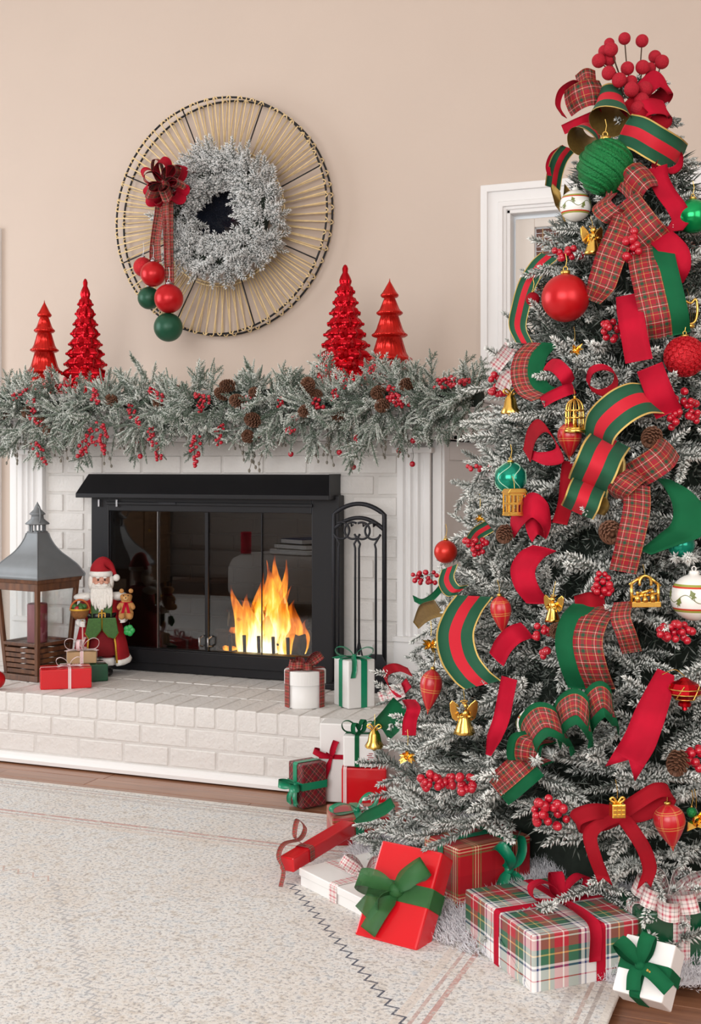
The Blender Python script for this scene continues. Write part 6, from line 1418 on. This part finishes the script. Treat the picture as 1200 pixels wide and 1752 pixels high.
# red jewel
p = on_tree(1172, 1182, .04); t = thing('jewel_ornament', 'faceted red jewel ornament with gold wire beside the broad red velvet tail', 'ornament', p, FACE); d = depth(p); r = rpx(28, d)
MB().lathe([(.0006, -r * 1.25), (r * .18, -r * 1.15), (r * .16, -r * 1.0), (r * .38, -r * .92), (r * .42, -r * .72), (r * .30, -r * .66), (r * .62, -r * .48), (r * .98, -r * .15), (r, r * .15), (r * .8, r * .48), (r * .4, r * .66), (r * .2, r * .8), (.0005, r * .85)], 12).build('body', m_redshine, t)
for z, q in ((-.15, .99), (.15, 1.01), (-.48, .63)): MB().tube([(r * q * math.cos(a), r * q * math.sin(a), r * z) for a in np.linspace(0, 6.2832, 25)[:-1]], .0013, 5, closed=True).build('gold_wire', m_goldcap, t, smooth=True)
for k in range(6):
    a0 = k * 1.047; MB().tube([(r * 1.0 * math.cos(a0 + s * .26), r * 1.0 * math.sin(a0 + s * .26), z * r) for s, z in ((-1, -.4), (0, 0), (1, .4))], .0011, 5).build('gold_wire', m_goldcap, t)
bm = MB(); bm.tube([Vector(q) for q in crom([(-.0, 0, r * .9), (-.02, 0, r * 1.3), (-.045, .0, r * 1.0)], 5)], .0009, 5); bm.build('cord', m_goldcap, t)

# gold ornaments, each pierced or modelled in its own way
def gold(px_, py_, label, rot=0.0, out=.02):
    d = surf(px_, py_) - out; t = thing('gold_ornament', label, 'ornament', atD(px_, py_, d), FACE + rot); t['px'] = 0; del t['px']
    MB().tube([(0, 0, .022), (.001, .004, .04), (0, .012, .055)], .0007, 4).build('cord', m_goldcap, t); return t
def angel(t, s=1.0, harp=False):
    MB().lathe([(.019 * s, -.032 * s), (.017 * s, -.026 * s), (.010 * s, -.006 * s), (.008 * s, .004 * s), (.010 * s, .010 * s), (.005 * s, .014 * s)], 14, None, 0, True, 0, lambda a, z: 1 + .10 * math.cos(6 * a) * (z < 0)).build('gown', m_gold, t, smooth=True)
    MB().ball((0, -.002 * s, .020 * s), .0068 * s, 12, 8).build('head', m_gold, t, smooth=True)
    for k in (-1, 1):
        o8 = [(.004, .010), (.012, .022), (.022, .030), (.027, .024), (.026, .010), (.022, -.004), (.014, -.010), (.008, -.002)]
        MB().prism([(x * s * k, z * s) for x, z in o8][::k], .004 * s, .008 * s).build('wing', m_gold, t, bevel=.001)
        MB().tube([(k * .008 * s, -.002 * s, .008 * s), (k * .013 * s, -.009 * s, .0), (k * .004 * s, -.013 * s, .003 * s)], .0026 * s, 6).build('arm', m_gold, t, smooth=True)
    MB().tube([(.007 * s * math.cos(a), .003, .028 * s + .002 * math.sin(a)) for a in np.linspace(0, 6.28, 13)[:-1]], .0009, 5, closed=True).build('halo', m_gold, t, smooth=True)
def house(t, s=1.0):
    for face, (R, w_) in enumerate(((Matrix.Identity(4), .040), (Matrix.Rotation(math.pi / 2, 4, 'Z'), .026), (Matrix.Rotation(math.pi, 4, 'Z'), .040), (Matrix.Rotation(-math.pi / 2, 4, 'Z'), .026))):
        w_ *= s; dpt = (.013 if face % 2 == 0 else .020) * s; m = MB()
        for x in np.linspace(-w_ / 2, w_ / 2, 5 if face % 2 == 0 else 3): m.box((x, -dpt, -.004 * s), (.004 * s, .002, .044 * s), R)
        for z in (-.025, -.004, .016): m.box((0, -dpt, z * s), (w_ + .004 * s, .003, .005 * s), R)
        m.build('wall', m_gold, t)['kind'] = 'stuff'
    MB().prism([(-.025 * s, .018 * s), (.025 * s, .018 * s), (.018 * s, .028 * s), (-.018 * s, .028 * s)], -.016 * s, .016 * s).build('roof', m_gold, t, bevel=.001)
    MB().box((0, 0, -.029 * s), (.046 * s, .032 * s, .004 * s)).build('base', m_gold, t, bevel=.001)
def cage(t, s=1.0):
    for k in range(10):
        a = k * .6283; MB().tube([Vector(q) * s for q in crom([(.017 * math.cos(a), .017 * math.sin(a), -.028), (.017 * math.cos(a), .017 * math.sin(a), .006), (.012 * math.cos(a), .012 * math.sin(a), .022), (.001, .0, .030)], 4)], .0013 * s, 5).build('bar', m_gold, t, smooth=True)
    for z, r in ((-.028, .018), (-.008, .0175), (.006, .0175)): MB().tube([(r * s * math.cos(a), r * s * math.sin(a), z * s) for a in np.linspace(0, 6.28, 21)[:-1]], .0018 * s, 6, closed=True).build('hoop', m_gold, t, smooth=True)
    MB().lathe([(.0225 * s, -.036 * s), (.021 * s, -.03 * s), (.018 * s, -.028 * s)], 20).build('base', m_gold, t, smooth=True); MB().ball((0, 0, .032 * s), .003 * s, 8, 6).build('finial', m_gold, t, smooth=True)
    MB().lathe([(.006 * s, -.026 * s), (.004 * s, -.01 * s), (.005 * s, -.002 * s), (.0005, .004 * s)], 10).build('bird', m_gold, t, smooth=True)
def nativity(t, s=1.0):
    o = [(-.027, -.028), (.027, -.028), (.027, -.018), (-.027, -.018)]
    MB().prism([(x * s, z * s) for x, z in o], -.010 * s, .010 * s).build('base', m_gold, t, bevel=.001)
    for x0, z0, x1, z1 in ((-.025, -.02, -.025, .016), (.025, -.02, .025, .012), (-.029, .012, -.006, .028), (.029, .010, .006, .028), (-.010, -.004, .014, .004), (-.024, -.010, .024, -.004)): MB().tube([(x0 * s, 0, z0 * s), (x1 * s, 0, z1 * s)], .0030 * s, 7).build('beam', m_gold, t, smooth=True)
    MB().tube([Vector((.011 * math.cos(a), -.002, .016 + .013 * math.sin(a))) * s for a in np.linspace(-.4, 3.54, 14)], .0028 * s, 6).build('arch', m_gold, t, smooth=True)
    for x, h in ((-.016, .016), (-.002, .012), (.012, .018)):
        MB().lathe([(.0065 * s, -.018 * s), (.004 * s, (-.018 + h * .7) * s), (.0005, (-.018 + h * .8) * s)], 10, Matrix.Translation((x * s, -.006 * s, 0))).build('figure', m_gold, t, smooth=True); MB().ball((x * s, -.006 * s, (-.018 + h) * s), .0036 * s, 8, 6).build('figure_head', m_gold, t, smooth=True)
def harp(t, s=1.0):
    MB().tube([Vector(q) * s for q in crom([(-.014, 0, -.028), (.012, 0, -.022), (.020, 0, .004), (.016, 0, .032), (.004, 0, .022), (-.012, 0, .026), (-.016, 0, .010), (-.014, 0, -.028)], 5)], .0030 * s, 7).build('frame', m_gold, t, smooth=True)
    for k in range(6): MB().tube([(-.012 * s + k * .0048 * s, 0, (-.024 + .001 * k) * s), (-.012 * s + k * .0050 * s, 0, (.022 - .001 * k) * s)], .0006, 4).build('string', m_gold, t)
    MB().lathe([(.011 * s, -.036 * s), (.013 * s, -.03 * s), (.006 * s, -.026 * s)], 12).build('base', m_gold, t, smooth=True)
def starburst(t, s=1.0, seed=0):
    r = random.Random(seed)
    for k in range(11):
        d = Vector((r.uniform(-1, 1), r.uniform(-1, -.1), r.uniform(-1, 1))).normalized(); x = d.orthogonal().normalized(); y = d.cross(x); L1 = .026 * s * r.uniform(.7, 1.1)
        P = [Vector((0, 0, 0)), d * L1 * .45 + x * .007 * s, d * L1, d * L1 * .45 - x * .007 * s, d * L1 * .5 + y * .003 * s, d * L1 * .5 - y * .003 * s]
        MB().add(P, [(0, 1, 4), (1, 2, 4), (2, 3, 4), (3, 0, 4), (1, 0, 5), (2, 1, 5), (3, 2, 5), (0, 3, 5)]).build('leaf', m_gold, t)
    MB().ball((0, -.002, 0), .007 * s, 10, 8).build('centre', m_gold, t, smooth=True)
def lyre_bell(t, s=1.0):
    MB().lathe([(.020 * s, -.022 * s), (.021 * s, -.018 * s), (.015 * s, -.008 * s), (.012 * s, .008 * s), (.006 * s, .018 * s), (.0005, .022 * s)], 18, None, 0, False, 0, lambda a, z: 1 + .04 * math.cos(8 * a)).build('bell', m_gold, t, smooth=True)
    MB().ball((0, 0, -.024 * s), .005 * s, 8, 6).build('clapper', m_gold, t, smooth=True)
    for k in (-1, 1): MB().tube([Vector(q) * s for q in crom([(0, 0, .020), (k * .010, 0, .030), (k * .016, 0, .024), (k * .006, 0, .019)], 4)], .0022 * s, 6).build('bow_loop', m_gold, t, smooth=True)
def giftorn(t, s=1.0):
    MB().box((0, 0, 0), (.026 * s, .022 * s, .026 * s)).build('box', m_gold, t, bevel=.0015)
    for k in range(3):
        for j in range(3): MB().box(((k - 1) * .008 * s, -.0115 * s, (j - 1) * .008 * s), (.0055 * s, .003, .0055 * s)).build('stud', m_gold, t)
    for k in (-1, 1): MB().tube([Vector(q) * s for q in crom([(0, 0, .013), (k * .008, 0, .024), (k * .014, 0, .020), (k * .003, 0, .013)], 4)], .0024 * s, 6).build('bow_loop', m_gold, t, smooth=True)
angel(gold(1015, 410, 'gold angel with spread wings between the red berries and tartan streamer', .3, .04), 1.05)
harp(gold(1180, 535, 'gold harp ornament above the cracked red glitter ball', .2, .03), .95)
starburst(gold(984, 600, 'gold leaf burst above the red velvet fold at garland height', 0, .02), .85, 3)
t = gold(874, 690, 'gold sleigh bell ornament resting on a twig near the garland end', .2, .02); lyre_bell(t, 1.1)
cage(gold(984, 708, 'gold birdcage ornament over a red plaid drop', 0, .045), 1.15)
house(gold(881, 858, 'gold two storey house ornament in front of the teal lace ball', .35, .09), 1.0)
starburst(gold(822, 886, 'small gold star ornament at the tree edge near the small striped curl', 0, .0), .6, 8)
nativity(gold(1104, 1012, 'gold nativity stable ornament beside the white holly ball', .1, .04), 1.12)
angel(gold(946, 1040, 'gold angel leaning forward below the bulging red velvet loop', -.7, .03), .9)
starburst(gold(738, 1104, 'gold leaf ornament beside the long striped loop', 0, .01), .9, 5)
angel(gold(795, 1226, 'gold angel ornament hanging low under the long striped loop', .1, .03), 1.15)
lyre_bell(gold(641, 1262, 'gold double bell ornament above the small white gift', -.1, .05), 1.1)
starburst(gold(698, 1292, 'lowest gold leaf burst on the branch near the red gift', 0, .04), 1.0, 12)
giftorn(gold(1057, 1386, 'gold studded gift ornament on the knot of the dark red velvet bow', .1, .11), 1.0)
starburst(gold(1192, 1402, 'gold flower ornament low at the picture edge near the large plaid drop', 0, .05), 1.3, 15)
# berry clusters
def berries(px_, py_, w_, h_, n, r_, label, out=.02, mat=None, seed=0):
    d = surf(px_, py_) - out; p = atD(px_, py_, d); t = thing('berry_cluster', label, 'berries', p, FACE); rr = random.Random(seed + px_ * 7 + py_); bm = MB(); sm = MB(); r = rpx(r_, d)
    for k in range(n):
        u, v = rr.uniform(-1, 1), rr.uniform(-1, 1)
        if u * u + v * v > 1.15: u *= .7; v *= .7
        c = Vector((u * rpx(w_ / 2, d), rr.uniform(-.022, .008), v * rpx(h_ / 2, d))); bm.ball(c, r * rr.uniform(.85, 1.1), 12, 8); sm.tube([c * .2 + Vector((0, .02, 0)), c], .0008, 4)
    bm.build('berries', mat or m_berry, t, smooth=True)['kind'] = 'stuff'; sm.build('stalks', m_bark, t)['kind'] = 'stuff'
for a in ((965, 436, 60, 18, 16, 6, 'row of red berries below the gold angel with spread wings'), (1050, 566, 46, 36, 20, 6, 'red berry cluster below the very large matte red ball and streamers'), (1078, 420, 26, 50, 14, 7.5, 'glossy red berry bunch between the two tartan streamers', .05),
          (1166, 702, 60, 64, 34, 6.5, 'large red berry bunch beside the red velvet tail'), (855, 658, 44, 34, 22, 6, 'red berry cluster at the tree edge beside the garland end'), (812, 934, 42, 28, 20, 5, 'red berry cluster beside the orange red ball'), (728, 988, 50, 20, 18, 4.5, 'red berry sprig sticking out towards the fire tools'),
          (1030, 1000, 30, 44, 26, 6, 'dense red berry bunch beside the gold nativity stable'), (1158, 1080, 66, 30, 26, 7, 'red berry cluster below the white holly ball by the nativity'), (926, 1082, 28, 26, 10, 6, 'few red berries near the gold angel leaning forward'), (935, 1118, 16, 16, 5, 6.5, 'small red berries on a twig above the green bow'),
          (745, 1334, 60, 26, 26, 7, 'long red berry cluster low near the red gift'), (794, 1338, 30, 34, 12, 7.5, 'round red berry cluster low beside the long one'), (940, 1392, 64, 60, 22, 8, 'loose spray of big red berries above the large tartan gift', .06), (1188, 1292, 26, 40, 12, 7.5, 'red berries low at the picture edge above the large plaid drop'), (820, 800, 40, 10, 10, 4, 'thin line of red berries at the tree edge above the teal ball'), (1010, 870, 20, 12, 5, 6, 'small red berries deep in the branches beside the striped stack')):
    berries(*a)

# ================================================================ what the fire glass mirrors: the other end of the room
m_sofa = M('pale_grey_sofa_cloth', 'B9B2AC', 0.95, var=0.05, bump=0.3, bscale=200)
so = thing('sofa', 'pale grey upholstered sofa facing the fireplace, mirrored in its glass', 'sofa', (-2.2, -5.9, 0), math.pi - .0)
MB().box((0, 0, .22), (2.0, .9, .26)).build('seat_base', m_sofa, so, bevel=.04)
MB().box((0, -.36, .62), (2.0, .22, .62)).build('backrest', m_sofa, so, bevel=.06)
for s in (-1, 1):
    MB().box((s * .93, 0, .42), (.2, .9, .5)).build('arm', m_sofa, so, bevel=.06); MB().box((s * .42, .06, .42), (.80, .72, .16)).build('seat_cushion', m_sofa, so, bevel=.05)
    for y in (-.36, .36): MB().lathe([(.02, 0), (.03, .09)], 12, Matrix.Translation((s * .9, y, 0))).build('leg', m_darkwood, so)
for k, x in enumerate((-2.75, -1.75)):
    pl = MB().ball((0, 0, 0), .24, 20, 14, sc=(1, .38, .95)).build('cushion', M('cream_cushion_cloth', 'D8D0C8', .95) if k == 0 else bpy.data.materials['cream_cushion_cloth'], smooth=True); pl.location = (x, -5.62, .76); pl.rotation_euler = (-.25, 0, 0); tag(pl, ('cream cushion on the sofa nearer the side wall' if k == 0 else 'cream cushion on the sofa nearer the middle of the room'), 'cushion')
ot = thing('ottoman', 'rounded pale upholstered ottoman in front of the sofa', 'ottoman', (-1.28, -4.25, .018))
MB().lathe([(.50, .10), (.53, .14), (.53, .30), (.50, .36), (.45, .385), (.001, .39)], 48).build('cushion', m_sofa, ot, smooth=True)
for k in range(4): MB().lathe([(.02, 0), (.03, .1)], 12, Matrix.Translation((.36 * math.cos(k * 1.57 + .78), .36 * math.sin(k * 1.57 + .78), 0))).build('leg', m_darkwood, ot)
zb_ = .410
for k, (c_, w2, lab) in enumerate((('E4E0DA', .34, 'large white book at the bottom of the stack on the ottoman'), ('6A6A5A', .32, 'olive book second in the stack on the ottoman'), ('2E3A5A', .24, 'navy book on top of the stack on the ottoman'))):
    bk = thing('book', lab, 'book', (-1.30 + .02 * k, -4.20, zb_), .3 + .1 * k); MB().box((0, 0, .018), (w2, .24, .034)).build('cover', M('book_cloth_%s' % ('white', 'olive', 'navy')[k], c_, .6), bk, bevel=.002); MB().box((.004, -.001, .018), (w2 - .004, .243, .026)).build('pages', m_white_paper, bk); zb_ += .0365
rc = thing('pillar_candle', 'red pillar candle standing on the books on the ottoman', 'candle', (-1.42, -4.20, .393 + .073)); MB().lathe([(.036, 0), (.037, .15), (.0005, .148)], 24).build('wax', m_velvet, rc); MB().tube([(0, 0, .148), (0, 0, .16)], .001, 5).build('wick', m_black, rc); rc.location = (-1.66, -4.10, .410)
sb = thing('sideboard', 'tan panelled sideboard along the side wall of the room', 'sideboard', (-3.22, -4.75, 0), math.pi / 2)
m_tan = wood_mat('tan_oak', '7A5B42', 'A98A68', .5)
MB().box((0, 0, .45), (1.3, .42, .78)).build('body', m_tan, sb, bevel=.005); MB().box((0, 0, .86), (1.36, .46, .035)).build('top', m_darkwood, sb, bevel=.004)
for k in range(3):
    dr = MB().box(((k - 1) * .43, -.215, .45), (.40, .02, .68)).build('door', m_tan, sb, bevel=.006); MB().ball(((k - 1) * .43 + .15, -.235, .5), .012, 10, 8).build('knob', m_goldcap, dr, smooth=True)
va = thing('vase', 'blue and white china bowl standing on the sideboard', 'bowl', (-3.14, -4.45, .879)); m_bw = banded('blue_white_china', [(0, 'E6E6EA'), (.1, '3C5A94'), (.2, 'E6E6EA'), (.35, '3C5A94'), (.45, 'E6E6EA'), (.6, '3C5A94'), (.7, 'E6E6EA'), (.85, '3C5A94'), (.95, 'E6E6EA')], .2, 0)
MB().lathe([(.05, 0), (.05, .012), (.11, .06), (.135, .12), (.128, .12), (.10, .06), (.001, .03)], 36).build('bowl', m_bw, va, smooth=True)
